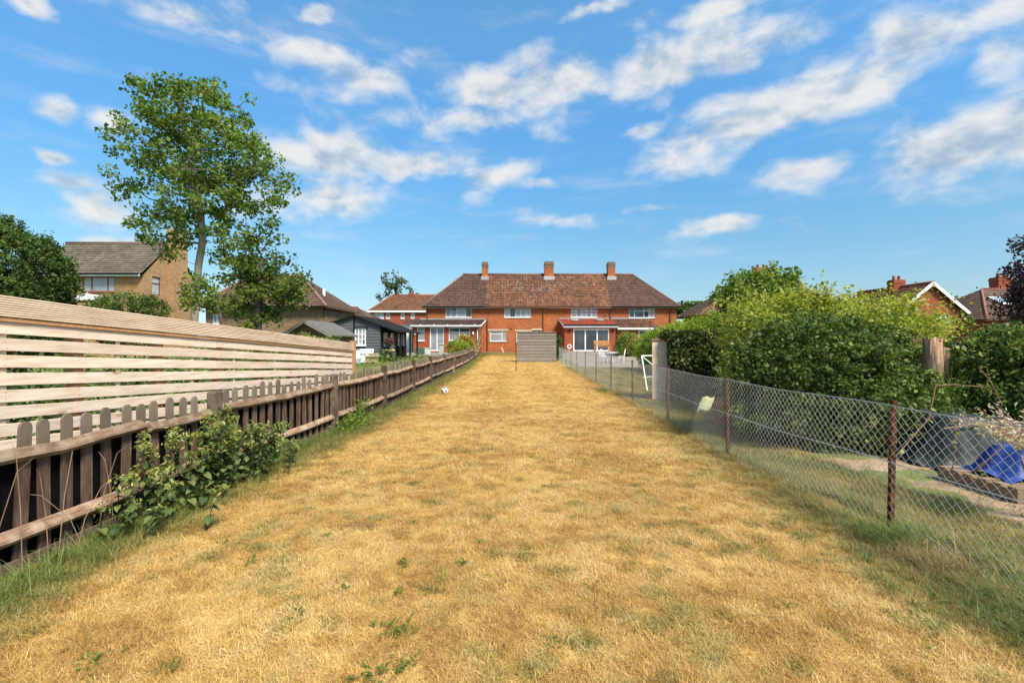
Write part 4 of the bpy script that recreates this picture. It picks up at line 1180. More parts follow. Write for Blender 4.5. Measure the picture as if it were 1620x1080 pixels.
# ================================================================== the terrace of four brick houses
HY = 50.0
XB = [-8.9, -2.75, 3.7, 10.2, 17.0]
Z_E, Z_R, Z_B = 5.20, 9.0, 0.30
Y0R, Y1R = HY - 0.35, HY + 7.35
HL = ['end house of the brick terrace with dark brown roof and white french doors extension',
      'mid-terrace brick house with mottled roof behind the grey wooden panel',
      'mid-terrace brick house with orange-tiled extension and sliding glass doors',
      'end house of the brick terrace beside the lime hedge with tiled porch roof']
houses = []
TW = {0: [(705, 746, 486, 502)], 1: [(798, 840, 485.5, 502)], 2: [(903.5, 945, 485.5, 502)], 3: [(995, 1036, 486.7, 502.6)]}
def px_rect(r, Y):
    return (XX(r[0], Y), XX(r[1], Y), ZZ(r[3], Y), ZZ(r[2], Y))
for i in range(4):
    h = thing('terraced_house', ((XB[i] + XB[i + 1]) / 2, HY, Z_B), HL[i], 'house', 'brick terrace at the end of the garden')
    houses.append(h)
    ops = [px_rect(r, HY) for r in TW[i]]
    if i == 1:
        ops += [px_rect((775, 801, 523, 539.6), HY), px_rect((817, 838, 524, 541), HY), px_rect((843, 855, 521, 557), HY)]
    mb = MB()
    wall_front(mb, HY, XB[i], XB[i + 1], Z_B - .4, Z_E - 0.02, ops)
    mb.box(XB[i], XB[i + 1], HY + .25, HY + 7, Z_B - .4, Z_E - 0.02)
    mb.build('wall', M['brick'], h)
    # roof
    rt = M['tile_new'] if i in (0, 3) else M['tile_old']
    ym = (Y0R + Y1R) / 2
    mb = MB()
    rl = -5.4 if i == 0 else XB[i]; rr_ = 13.3 if i == 3 else XB[i + 1]
    el_, er = (XB[0] - .35 if i == 0 else XB[i]), (XB[4] + .35 if i == 3 else XB[i + 1])
    slope(mb, (el_, Y0R, Z_E), (er, Y0R, Z_E), (rr_, ym, Z_R), (rl, ym, Z_R), 19, 0.035)
    slope(mb, (er, Y1R, Z_E), (el_, Y1R, Z_E), (rl, ym, Z_R), (rr_, ym, Z_R), 19, 0.035)
    if i == 0: slope(mb, (el_, Y1R, Z_E), (el_, Y0R, Z_E), (rl, ym, Z_R), (rl, ym, Z_R), 19, .035)
    if i == 3: slope(mb, (er, Y0R, Z_E), (er, Y1R, Z_E), (rr_, ym, Z_R), (rr_, ym, Z_R), 19, .035)
    mb.box(el_, er, Y0R + .02, Y1R, Z_E - .02, Z_E - .004)
    ro = mb.build('roof', rt, h)
    mb = MB(); mb.tube([(rl, ym, Z_R + .02), (rr_, ym, Z_R + .02)], .11, 8)
    if i == 0: mb.tube([(el_, Y0R, Z_E), (rl, ym, Z_R)], .09, 6)
    if i == 3: mb.tube([(er, Y0R, Z_E), (rr_, ym, Z_R)], .09, 6)
    mb.build('ridge_tile', M['ridge'], ro, True)
    MB().box(el_, er - .004, Y0R - .09, Y0R + .015, Z_E - .14, Z_E - .03).build('gutter', M['pipe'] if i in (1, 2) else M['black'], h)
    MB().box(el_, er - .004, Y0R + .02, Y0R + .05, Z_E - .2, Z_E - .025).build('fascia', M['white'] if i in (0, 2) else M['cream'], h)
# chimneys on the party walls belong to the house on their left
for (hi, cx, w, zt) in ((0, XX(767.5, 53.5), .66, 10.25), (1, XX(868, 53.5), 1.0, 10.3), (2, XX(966, 53.5), .8, 10.25)):
    c = chimney(houses[hi], cx, 53.35, w, 0.75, 8.2, zt, M['brick'], 0)
    MB().box(cx - w / 2 - .1, cx + w / 2 + .1, 52.80, 52.972, 8.28, 8.72).build('flashing', M['lead'], c)
    MB().box(cx - w / 2 + .06, cx + w / 2 - .06, 53.05, 53.65, zt + .003, zt + .1).build('capping', M['coping'], c)
# upper windows
r = px_rect(TW[0][0], HY); window(houses[0], HY, *r, [.21, .42, .77], {1: [.62], 2: [.72]}, glass=['glass', 'glass_net', 'glass_pale'])
r = px_rect(TW[1][0], HY); window(houses[1], HY, *r, [.2, .42, .62, .82], glass=['glass_pale', 'glass'])
r = px_rect(TW[2][0], HY); window(houses[2], HY, *r, [.2, .4, .58, .78], {0: [.33, .66], 3: [.33, .66], 4: [.33, .66]}, glass=['glass_net', 'glass_pale'])
r = px_rect(TW[3][0], HY); window(houses[3], HY, *r, [.22, .58, .78], {1: [.7], 2: [.7]}, glass=['glass_net', 'glass'])
# ground floor of the second house
a = px_rect((775, 801, 523, 539.6), HY); window(houses[1], HY, *a, [.74], {0: [.7]}, glass=['glass_net'])
b_ = px_rect((817, 838, 524, 541), HY); window(houses[1], HY, *b_, [.5], glass=['glass'])
dr_ = px_rect((843, 855, 521, 557), HY)
door = MB().box(dr_[0] + .01, dr_[1] - .01, HY + .06, HY + .11, dr_[2], dr_[3] - .01).build('door', M['wood_frame'], houses[1])
MB().box(dr_[0] + .15, dr_[0] + .55, HY + .045, HY + .058, dr_[2] + 1.2, dr_[3] - .2).build('pane', M['glass_pale'], door)
MB().bar((dr_[1] - .12, HY + .03, dr_[2] + 1.0), (dr_[1] - .02, HY + .03, dr_[2] + 1.0), .03, .03).build('handle', M['lead'], door)
for (xa, xb, yy) in ((771, 804, 520.5), (815, 842, 521.5), (841, 858, 519.5)):
    MB().box(XX(xa, HY), XX(xb, HY), HY - .03, HY + .2, ZZ(yy + 2.6, HY), ZZ(yy, HY)).build('lintel', M['cream'], houses[1])
# downpipes
for (hi, px, y0p, y1p) in ((0, 676, 486, 514), (1, 859, 485, 556), (2, 965, 486, 505), (3, 1060, 487, 530), (1, 771, 506, 556)):
    x = XX(px, HY)
    MB().tube([(x, HY - .06, ZZ(y0p, HY)), (x, HY - .06, ZZ(y1p, HY))], .045, 8).build('downpipe', M['pipe'], houses[hi])
for (hi, px, py) in ((1, 782, 487.5), (2, 957, 500), (2, 969, 503), (1, 809, 520)):
    x, z = XX(px, HY), ZZ(py, HY)
    MB().box(x - .11, x + .11, HY - .02, HY - .002, z - .08, z + .08).build('air_vent', M['pipe'], houses[hi])

# left extension: brick, white joinery, lean-to tiled roof
EY = 45.6
h = houses[0]
ops = [px_rect(r, EY) for r in ((660, 671.5, 517, 539), (680, 702.5, 517, 555), (710, 743.5, 518, 538.5))]
mb = MB()
ex0, ex1 = XX(654, EY), XX(757, EY)
wall_front(mb, EY, ex0, ex1, 0.3, 3.02, ops)
mb.box(ex0, ex1, EY + .25, HY - .004, 0.3, 3.02)
mb.prism([(ex1 - .003, EY + .05, 3.02), (ex1 - .003, HY - .006, 3.02), (ex1 - .003, HY - .006, 3.72)], (-.2, 0, 0))
mb.build('extension_wall', M['brick_new'], h)
mb = MB(); slope(mb, (ex0 - .25, EY - .25, 3.1), (ex1 + .2, EY - .25, 3.1), (XX(768, HY), HY - .01, 3.85), (XX(664, HY), HY - .01, 3.85), 8, .04)
mb.add([(ex0 - .25, EY - .25, 3.1), (ex1 + .2, EY - .25, 3.1), (XX(768, HY), HY - .01, 3.85), (XX(664, HY), HY - .01, 3.85)], [(3, 2, 1, 0)])
mb.build('extension_roof', M['tile_new'], h)
MB().box(XX(664, HY), XX(768, HY), HY - .05, HY - .012, 3.86, 3.98).build('flashing', M['lead'], h)
MB().box(ex0 - .25, ex1 + .2, EY - .30, EY - .255, 2.93, 3.11).build('fascia', M['white'], h)
MB().tube([(ex0 - .25, EY - .36, 3.06), (ex1 + .25, EY - .36, 3.06)], .055, 8).build('gutter', M['white'], h)
MB().tube([(ex1 + .2, EY - .34, 3.06), (ex1 + .14, EY - .1, 2.8), (ex1 - .1, EY - .06, 2.7), (ex1 - .1, EY - .06, .5)], .045, 8).build('downpipe', M['white'], h)
MB().bar((ex1 + .2, EY - .24, 3.03), (XX(768, HY) + .05, HY - .02, 3.76), .04, .16).build('bargeboard', M['white'], h)
for k in range(5):
    x = ex0 + .7 + k * 1.28
    MB().tube([(x, EY - .37, 3.1), (x, EY - .37, 3.2)], .05, 8).build('roof_bracket', M['white'], h)
window(h, EY, *ops[0], [], {0: [.72]}, glass='glass_net')
w = window(h, EY, *ops[1], [.5], glass=['glass', 'glass_net'], name='french_door', fw=.1, sill=False)
MB().bar(((ops[1][0] + ops[1][1]) / 2 + .02, EY + .02, 1.7), ((ops[1][0] + ops[1][1]) / 2 + .12, EY + .02, 1.7), .02, .02).build('handle', M['lead'], w)
window(h, EY, *ops[2], [.5], {0: [.66], 1: [.66]}, glass=['glass_net', 'glass'])
for px in (656.5, 748.5):
    x = XX(px, EY)
    MB().lathe([(.05, -.16), (.08, -.1), (.09, .04), (.05, .12), (.02, .16)], (x, EY - .09, ZZ(527, EY)), 10).build('wall_lamp', M['white'], h, True)
# low flat-roofed side part beside the far left corner
mb = MB(); mb.box(XX(640, 48), XX(654, 48), 47.4, 49.9, .3, 3.3); mb.build('side_porch_wall', M['white'], h)
mb = MB(); slope(mb, (XX(640, 48), 47.1, 3.33), (XX(668, 48) - .3, 47.1, 3.33), (XX(668, 49.9) - .3, 49.9, 3.95), (XX(643, 49.9), 49.9, 3.95), 5, .04); mb.build('side_porch_roof', M['tile_new'], h)

# right extension with orange tiles, roof lights and sliding doors
RY = 46.0
h = houses[2]
rx0, rx1 = XX(893, RY), XX(975, RY)
ops = [px_rect((907, 964, 520, 555.4), RY)]
mb = MB(); wall_front(mb, RY, rx0, rx1, .4, 3.1, ops); mb.box(rx0, rx1, RY + .25, HY - .004, .4, 3.1)
mb.prism([(rx0 + .003, RY + .05, 3.1), (rx0 + .003, HY - .006, 3.1), (rx0 + .003, HY - .006, 3.78)], (.2, 0, 0))
mb.build('extension_wall', M['brick_new'], h)
mb = MB(); slope(mb, (rx0 - .12, RY - .25, 3.2), (rx1 + .12, RY - .25, 3.2), (rx1 + .12, HY - .01, 3.92), (rx0 - .12, HY - .01, 3.92), 12, .04)
mb.add([(rx0 - .12, RY - .25, 3.2), (rx1 + .12, RY - .25, 3.2), (rx1 + .12, HY - .01, 3.92), (rx0 - .12, HY - .01, 3.92)], [(3, 2, 1, 0)])
mb.build('extension_roof', M['tile_red'], h)
MB().box(rx0 - .12, rx1 + .12, HY - .05, HY - .012, 3.93, 4.04).build('flashing', M['lead'], h)
MB().box(rx0 - .12, rx1 + .10, RY - .30, RY - .255, 2.92, 3.16).build('fascia', M['white'], h)
MB().tube([(rx0 - .12, RY - .35, 3.15), (rx1 + .12, RY - .35, 3.15)], .055, 8).build('gutter', M['black'], h)
MB().bar((rx0 - .14, RY - .26, 3.08), (rx0 - .14, HY - .02, 3.80), .04, .18).build('bargeboard', M['white'], h)
for px in (910, 950):
    x = XX(px, 48); y_ = 48.3; z = 3.2 + (y_ - RY + .25) * .72 / 4.24 + .09
    w = MB().prism([(x - .32, y_ - .42, z - .06), (x + .32, y_ - .42, z - .06), (x + .32, y_ + .42, z + .09), (x - .32, y_ + .42, z + .09)], (0, 0, .05)).build('roof_light', M['lead'], h)
    MB().prism([(x - .25, y_ - .35, z), (x + .25, y_ - .35, z), (x + .25, y_ + .35, z + .13), (x - .25, y_ + .35, z + .13)], (0, 0, .012)).build('pane', M['glass_pale'], w)
window(h, RY, *ops[0], [.335, .665], glass='glass', name='sliding_door', fw=.11, sill=False)
for px in (901, 969.5):
    MB().lathe([(.05, -.12), (.06, -.1), (.06, .1), (.05, .12)], (XX(px, RY), RY - .08, ZZ(523, RY)), 10).build('wall_lamp', M['black'], h, True)
MB().tube([(rx1 + .06, RY - .1, 3.05), (rx1 + .06, RY - .1, .6)], .045, 8).build('downpipe', M['black'], h)
# fourth house: tiled lean-to over white door and window
h = houses[3]
FY = 47.4
fx0, fx1 = rx1 + .3, XX(1042, FY)
mb = MB(); slope(mb, (fx0, FY - .3, 2.92), (fx1, FY - .3, 2.92), (fx1 - .2, HY - .01, 3.92), (fx0, HY - .01, 3.92), 9, .04)
mb.add([(fx0, FY - .3, 2.92), (fx1, FY - .3, 2.92), (fx1 - .2, HY - .01, 3.92), (fx0, HY - .01, 3.92)], [(3, 2, 1, 0)])
mb.build('lean_to_roof', M['tile_old'], h)
MB().box(fx0, fx1 - .2, HY - .05, HY - .012, 3.93, 4.05).build('flashing', M['lead'], h)
MB().box(fx0, fx1, FY - .34, FY - .305, 2.76, 2.93).build('fascia', M['white'], h)
ops = [px_rect((1010, 1036, 521, 556), FY)]
mb = MB(); wall_front(mb, FY, fx0 + .1, fx1 - .1, .4, 2.86, ops); mb.box(fx0 + .1, fx1 - .1, FY + .25, HY - .004, .4, 2.86); mb.build('lean_to_wall', M['brick'], h)
window(h, FY, *ops[0], [.5], glass=['glass', 'glass_pale'], name='garden_door', fw=.12, sill=False)

# ================================================================== other houses
# far brick house behind the terrace, left
FHY = 72.0
h = thing('brick_house', (XX(635, FHY), FHY, 0), 'distant red brick house with rusty hipped roof and four small white windows', 'house')
ops = [px_rect(r, FHY) for r in ((592, 607, 495, 504), (611, 617, 495, 504), (634, 640, 495, 504), (650, 656, 495, 504))]
mb = MB(); wall_front(mb, FHY, XX(584, FHY), XX(712, FHY), -.5, ZZ(493, FHY), ops); mb.box(XX(584, FHY), XX(712, FHY), FHY + .25, FHY + 8, -.5, ZZ(493, FHY)); mb.build('wall', M['brick_far'], h)
hip_roof(h, XX(582, FHY), XX(715, FHY), FHY - .3, FHY + 8.3, ZZ(492.5, FHY), ZZ(466.5, FHY + 4), XX(621, FHY + 4), XX(690, FHY + 4), M['tile_rust'], 14, 'ridge_red')
MB().box(XX(582, FHY), XX(715, FHY), FHY - .36, FHY - .305, ZZ(493, FHY) - .1, ZZ(492.3, FHY) + .08).build('fascia', M['white'], h)
for o, c in zip(ops, ([.25, .5, .75], [], [], [])): window(h, FHY, *o, c, glass=['glass_pale', 'glass_net'], fw=.1)
chimney(h, XX(651, FHY + 4), FHY + 4, .7, .6, 8, ZZ(463, FHY + 4), M['brick_far'], 0)
# two more rooftops further off
h = thing('bungalow', (XX(560, 60), 62, 0), 'distant brown roof showing just above the grey summerhouse', 'house')
MB().box(XX(545, 60), XX(584, 60), 60, 66, -.5, ZZ(503, 60)).build('wall', M['brick_far'], h)
hip_roof(h, XX(540, 60), XX(588, 60), 59.7, 66.3, ZZ(503, 60), ZZ(487, 63), XX(556, 63), XX(566, 63), M['tile_brown'], 10)
chimney(h, XX(561.5, 63), 63, .6, .6, 4.5, ZZ(485, 63), M['brick_far'], 0)

# buff brick house, far left
BY = 34.0
h = thing('buff_house', (XX(180, BY), BY, 0), 'buff brick house with grey tiled roof and brown-framed windows behind the slatted fence', 'house')
bx0, bx1 = -38.0, XX(228, BY)
ops = [px_rect((130, 182, 437, 462), BY)]
mb = MB(); wall_front(mb, BY, bx0, bx1, -.5, ZZ(434, BY), ops)
mb.box(bx0, bx1 - .25, BY + .25, BY + 5.4, -.5, ZZ(434, BY))
ze, zr = ZZ(433, BY), ZZ(385, BY + 2.7)
# gable wall facing right, with its own window opening
gy0, gy1, gz0, gz1 = BY + .78, BY + 1.62, ZZ(467, BY + 1.2), ZZ(438, BY + 1.2)
for (a, b, c, d) in ((BY, gy0, -.5, ze), (gy1, BY + 5.4, -.5, ze), (gy0, gy1, -.5, gz0), (gy0, gy1, gz1, ze)):
    mb.quad((bx1, a, c), (bx1, b, c), (bx1, b, d), (bx1, a, d))
for q in (((bx1, gy0, gz0), (bx1 - .2, gy0, gz0), (bx1 - .2, gy0, gz1), (bx1, gy0, gz1)), ((bx1, gy1, gz0), (bx1 - .2, gy1, gz0), (bx1 - .2, gy1, gz1), (bx1, gy1, gz1))): mb.quad(*q)
mb.quad((bx1, BY, ze), (bx1, BY + 5.4, ze), (bx1, BY + 2.7, zr - .1))
mb.build('wall', M['brick_buff'], h)
w = MB()
for (a, b, c, d) in ((gy0, gy1, gz0, gz0 + .07), (gy0, gy1, gz1 - .07, gz1), (gy0, gy0 + .07, gz0, gz1), (gy1 - .07, gy1, gz0, gz1), (gy0, gy1, gz0 + (gz1 - gz0) * .62, gz0 + (gz1 - gz0) * .62 + .07)):
    w.box(bx1 - .14, bx1 - .06, a, b, c, d)
w = w.build('window', M['wood_frame'], h)
MB().box(bx1 - .12, bx1 - .10, gy0 + .05, gy1 - .05, gz0 + .05, gz0 + (gz1 - gz0) * .62).build('pane', M['glass_pale'], w)
MB().box(bx1 - .12, bx1 - .10, gy0 + .05, gy1 - .05, gz0 + (gz1 - gz0) * .62 + .07, gz1 - .05).build('pane', M['glass_pale'], w)
window(h, BY, *ops[0], [.27, .76], frame='wood_frame', glass='glass_pale', fw=.09)
mb = MB(); ro0 = XX(105, BY + 2.7)
slope(mb, (XX(70, BY), BY - .35, ze), (bx1 + .1, BY - .35, ze), (bx1 + .1, BY + 2.7, zr), (ro0, BY + 2.7, zr), 16, .04)
slope(mb, (bx1 + .1, BY + 5.75, ze), (XX(70, BY), BY + 5.75, ze), (ro0, BY + 2.7, zr), (bx1 + .1, BY + 2.7, zr), 16, .04)
slope(mb, (XX(70, BY), BY + 5.75, ze), (XX(70, BY), BY - .35, ze), (ro0, BY + 2.7, zr), (ro0, BY + 2.7, zr), 16, .04)
ro = mb.build('roof', M['tile_grey'], h)
MB().tube([(ro0, BY + 2.7, zr + .02), (bx1 + .1, BY + 2.7, zr + .02)], .11, 8).build('ridge_tile', M['ridge'], ro, True)
MB().box(XX(70, BY), bx1 - .05, BY - .40, BY - .355, ze - .22, ze - .02).build('fascia', M['white'], h)
MB().tube([(XX(70, BY), BY - .46, ze - .05), (bx1 - .05, BY - .46, ze - .05)], .06, 8).build('gutter', M['black'], h)
mb = MB()
mb.box(bx1 + .003, bx1 + .45, BY + 2.3, BY + 3.9, -.5, ZZ(372, BY + 3)); mb.box(bx1 - .05, bx1 + .5, BY + 2.25, BY + 3.95, ZZ(372, BY + 3), ZZ(366, BY + 3))
mb.build('chimney', M['brick_buff'], h)

# brown bungalow
UY = 30.0
h = thing('bungalow', (-15.3, UY, 0), 'brown brick bungalow with large hipped roof and pale flue behind the trees', 'house')
ux0, ux1 = -19.0, XX(511, UY)
ops = [px_rect((336, 349, 497, 512), UY)]
mb = MB(); wall_front(mb, UY, ux0, ux1, -.3, ZZ(486, UY), ops); mb.box(ux0, ux1, UY + .25, UY + 6, -.3, ZZ(486, UY)); mb.build('wall', M['brick_brown'], h)
window(h, UY, *ops[0], [.5], glass='glass_net')
ro = hip_roof(h, ux0 - .4, ux1 + .35, UY - .4, UY + 6.4, ZZ(484.5, UY), ZZ(437, UY + 3), XX(395, UY + 3), XX(478, UY + 3), M['tile_brown'], 18)
MB().tube([(XX(519.5, 33), 32.2, ZZ(480, 32.2)), (XX(519.5, 33), 32.2, ZZ(457, 32.2))], .1, 8).build('flue', M['white'], h)
MB().box(ux0 - .4, ux1 + .35, UY - .46, UY - .405, ZZ(487, UY), ZZ(484, UY)).build('fascia', M['black'], h)

# house behind the tree, right
CYY = 45.0
h = thing('brick_house', (XX(1205, CYY), CYY, 0), 'house with dark hipped roof and tall red chimney hidden behind the leafy tree', 'house')
MB().box(XX(1122, CYY), XX(1325, CYY), CYY, CYY + 7, -.3, ZZ(497, CYY)).build('wall', M['brick_right'], h)
hip_roof(h, XX(1106, CYY), XX(1335, CYY), CYY - .4, CYY + 7.4, ZZ(497, CYY), ZZ(447, CYY + 3.5), XX(1168, CYY + 3.5), XX(1262, CYY + 3.5), M['tile_brown'], 18, 'ridge_red')
chimney(h, XX(1203, CYY + 3.5), CYY + 3.5, 1.3, .7, 6.5, ZZ(424, CYY + 3.5), M['brick_right'], 2)

# gabled brick house, right
GY = 38.0
h = thing('gabled_house', (XX(1472, GY), GY, 0), 'red brick house whose white-edged gable faces the garden', 'house')
ga, gl_, gr_ = P(1472, 447, GY), XX(1414, GY), XX(1530, GY)
ze = ZZ(495, GY)
ops = [px_rect((1480, 1505, 497.5, 511), GY), px_rect((1444, 1455, 501, 511), GY)]
mb = MB(); wall_front(mb, GY, gl_ + .25, gr_ - .25, -.3, ze, ops)
mb.quad((gl_ + .25, GY, ze), (gr_ - .25, GY, ze), (ga.x, GY, ga.z - .2))
mb.box(gl_ + .25, gr_ - .25, GY + .25, GY + 8, -.3, ze); mb.build('wall', M['brick_right'], h)
window(h, GY, *ops[0], [.35, .7], glass=['glass_net', 'glass_pale']); window(h, GY, *ops[1], [], glass='glass_net')
mb = MB()
slope(mb, (gl_ - .1, GY + 8, ze - .12), (gl_ - .1, GY - .25, ze - .12), (ga.x, GY - .25, ga.z), (ga.x, GY + 8, ga.z), 12, .04)
slope(mb, (gr_ + .1, GY - .25, ze - .12), (gr_ + .1, GY + 8, ze - .12), (ga.x, GY + 8, ga.z), (ga.x, GY - .25, ga.z), 12, .04)
ro = mb.build('roof', M['tile_rust'], h)
MB().tube([(ga.x, GY - .25, ga.z + .02), (ga.x, GY + 8, ga.z + .02)], .11, 8).build('ridge_tile', M['ridge_red'], ro, True)
for sgn, xe in ((-1, gl_ - .12), (1, gr_ + .12)):
    MB().bar((ga.x, GY - .28, ga.z - .06), (xe, GY - .28, ze - .2), .05, .24).build('bargeboard', M['white'], h)
chimney(h, ga.x - .15, GY + 3.2, .95, .7, 5.0, ZZ(443, GY + 3.2), M['brick_right'], 2)

# hipped house at the right edge
KY = 36.0
h = thing('hipped_house', (40, KY, 0), 'brick house with roof light and red hip tiles beside the copper tree', 'house')
kx0 = XX(1553, KY)
ops = [px_rect((1588, 1605, 509, 523), KY)]
mb = MB(); wall_front(mb, KY, kx0 + .4, 47, -.3, ZZ(506, KY), ops); mb.box(kx0 + .4, 47, KY + .25, KY + 8, -.3, ZZ(506, KY)); mb.build('wall', M['brick_right'], h)
window(h, KY, *ops[0], [.5], glass='glass_pale')
kz0, kz1 = ZZ(505, KY), ZZ(457.5, KY + 4)
ro = hip_roof(h, kx0, 47.4, KY - .4, KY + 8.4, kz0, kz1, XX(1553, KY + 4), 43, M['tile_brown'], 14, 'ridge_red')
chimney(h, XX(1583, KY + 4.5), KY + 4.5, 1.15, .8, 4.8, ZZ(439, KY + 4.5), M['brick_right'], 2)
xk, yk = XX(1585, KY + 2), KY + 2; zk = kz0 + (kz1 - kz0) * (2.4 / 4.4) + .08
w = MB().prism([(xk - .5, yk - .6, zk - .32), (xk + .5, yk - .6, zk - .32), (xk + .5, yk + .6, zk + .32), (xk - .5, yk + .6, zk + .32)], (0, 0, .07)).build('roof_light', M['white'], h)
MB().prism([(xk - .4, yk - .5, zk - .19), (xk + .4, yk - .5, zk - .19), (xk + .4, yk + .5, zk + .345), (xk - .4, yk + .5, zk + .345)], (0, 0, .012)).build('pane', M['glass_pale'], w)

# ================================================================== sheds and garden buildings on the left
# grey summerhouse with black veranda
SY = 27.0
sx0, sx1, vx = XX(519, SY), XX(602, SY), -6.55
zb = 0.55; ax, az_ = XX(561, SY), ZZ(500.5, SY)
zl = ZZ(514, SY); zrr = ZZ(515.5, SY)
s = thing('summerhouse', ((sx0 + sx1) / 2, SY, zb), 'grey weatherboarded summerhouse with black veranda posts and white windows', 'summerhouse')
wx0, wx1, wz0, wz1 = XX(562, SY), XX(579, SY), ZZ(546, SY), ZZ(519, SY)
def gable_top(x): return zl + (az_ - zl) * (x - sx0) / (ax - sx0) if x < ax else zrr + (az_ - zrr) * (sx1 - x) / (sx1 - ax)
mb = MB(); n = 15; hh = (az_ - zb) / n
for k in range(n):
    z0, z1 = zb + k * hh, zb + (k + 1) * hh
    def span(z):
        lo = sx0 if z <= zl else sx0 + (ax - sx0) * (z - zl) / (az_ - zl); hi = sx1 if z <= zrr else sx1 - (sx1 - ax) * (z - zrr) / (az_ - zrr)
        return lo, max(hi, lo)
    l0, h0 = span(z0); l1, h1 = span(z1)
    segs_ = [(l0, h0, l1, h1)]
    if z1 > wz0 and z0 < wz1:
        segs_ = [(l0, wx0, l1, wx0), (wx1, h0, wx1, h1)]
    for (a, b, c, d) in segs_:
        mb.add([(a, SY - .03, z0), (b, SY - .03, z0), (d, SY - .005, z1), (c, SY - .005, z1), (a, SY, z0), (b, SY, z0)], [(0, 1, 2, 3), (4, 5, 1, 0)])
mb.box(sx0, sx1, SY + .1, SY + 6.5, zb, zl)
mb.build('board_wall', M['greyboard'], s)
ww = window(s, SY - .12, wx0, wx1, wz0, wz1, [.34, .67], {0: [.33, .66], 1: [.33, .66], 2: [.33, .66]}, glass=['glass_pale', 'glass', 'glass_net'], fw=.05)
MB().box(sx0, sx0 + .06, SY - .06, SY - .032, zb, zl).build('corner_board', M['black'], s)
MB().box(ax - .04, ax + .04, SY - .06, SY - .032, zb, az_ - .03).build('corner_board', M['black'], s)
MB().box(wx0 - .05, wx1 + .12, SY - .13, SY - .032, wz1 + .02, wz1 + .08).build('window_hood', M['black'], s)
mb = MB()
vze = 2.12
mb.prism([(sx0 - .18, SY - .2, zl - .06), (ax, SY - .2, az_ + .02), (ax, SY - .2, az_ + .1), (sx0 - .18, SY - .2, zl + .03)], (0, 7, 0))
mb.prism([(ax, SY - .2, az_ + .02), (sx1 + .02, SY - .2, zrr - .0), (sx1 + .02, SY - .2, zrr + .08), (ax, SY - .2, az_ + .1)], (0, 7, 0))
mb.prism([(sx1 + .02, SY - .2, zrr - .0), (vx + .15, SY - .2, vze), (vx + .15, SY - .2, vze + .08), (sx1 + .02, SY - .2, zrr + .08)], (0, 7, 0))
mb.build('roof', M['black'], s)
MB().box(sx1 + .004, sx1 + .03, SY + .02, SY + 6.5, zb, zrr - .02).build('side_wall', M['black'], s)
MB().box(sx1 + .05, vx + .2, SY - .1, SY + 6.8, zb - .12, zb - .02).build('deck', M['shedwood'], s)
for yy in (SY + .05, 28.4, 29.7, 31.1, 33.4):
    MB().box(vx - .05, vx + .05, yy - .05, yy + .05, zb - .02, vze + .01).build('veranda_post', M['black'], s)
for (y0, y1, nm) in ((27.5, 28.3, 'side_window'), (29.0, 30.2, 'side_door'), (30.9, 31.9, 'side_window'), (32.3, 33.0, 'side_window')):
    z0 = zb + .05 if nm == 'side_door' else zb + .75
    mb = MB()
    for (a, b, c, d) in ((y0, y1, z0, z0 + .06), (y0, y1, 2.05, 2.11), (y0, y0 + .06, z0, 2.11), (y1 - .06, y1, z0, 2.11), ((y0 + y1) / 2 - .03, (y0 + y1) / 2 + .03, z0, 2.11), (y0, y1, (z0 + 2.1) / 2 - .025, (z0 + 2.1) / 2 + .025)):
        mb.box(sx1 + .032, sx1 + .07, a, b, c, d)
    w = mb.build(nm, M['white'], s)
    MB().box(sx1 + .033, sx1 + .045, y0 + .05, y1 - .05, z0 + .05, 2.06).build('pane', M['glass_pale'], w)

# brown garden shed
DY = 16.0
dx0, dx1 = XX(452, DY), XX(520, DY); dax, daz = XX(484, DY), ZZ(509, DY); dze = ZZ(528, DY)
s = thing('garden_shed', ((dx0 + dx1) / 2, DY, .1), 'small brown board shed with grey felt roof behind the slatted fence', 'shed')
mb = MB()
n = 12
for k in range(n):
    z0, z1 = .05 + (dze - .05) * k / n, .05 + (dze - .05) * (k + 1) / n
    mb.add([(dx0, DY - .02, z0), (dx1, DY - .02, z0), (dx1, DY, z1), (dx0, DY, z1), (dx0, DY, z0), (dx1, DY, z0)], [(0, 1, 2, 3), (4, 5, 1, 0)])
for k in range(3):
    t0, t1 = k / 3, (k + 1) / 3
    mb.quad((dx0 + (dax - dx0) * t0, DY - .015, dze + (daz - dze) * t0), (dx1 + (dax - dx1) * t0, DY - .015, dze + (daz - dze) * t0), (dx1 + (dax - dx1) * t1, DY, dze + (daz - dze) * t1), (dx0 + (dax - dx0) * t1, DY, dze + (daz - dze) * t1))
mb.box(dx0, dx1, DY + .02, DY + 2.4, .05, dze - .01)
mb.build('board_wall', M['shedwood'], s)
mb = MB()
mb.prism([(dx0 - .12, DY - .15, dze - .08), (dax, DY - .15, daz + .015), (dax, DY - .15, daz + .06), (dx0 - .12, DY - .15, dze - .03)], (0, 2.7, 0))
mb.prism([(dax, DY - .15, daz + .015), (dx1 + .15, DY - .15, dze - .08), (dx1 + .15, DY - .15, dze - .03), (dax, DY - .15, daz + .06)], (0, 2.7, 0))
mb.build('roof', M['felt'], s)
for xe in (dx0 - .12, dx1 + .15):
    MB().bar((dax, DY - .17, daz + .0), (xe, DY - .17, dze - .09), .02, .10).build('bargeboard', M['coping'], s)
MB().box(dx1 + .004, dx1 + .03, DY + .3, DY + .9, 1.2, 1.7).build('side_window', M['cream'], s)

# ================================================================== trees
def pb(px, py, Y, rx, rz, ry=None, dy=0.0):
    """ellipsoid from photo pixels at a distance: half sizes in pixels, depth half size in metres"""
    c = P(px, py, Y + dy)
    return (c.x, c.y, c.z, rx * Y / F, (ry if ry else (rx + rz) / 2 * Y / F), rz * Y / F)
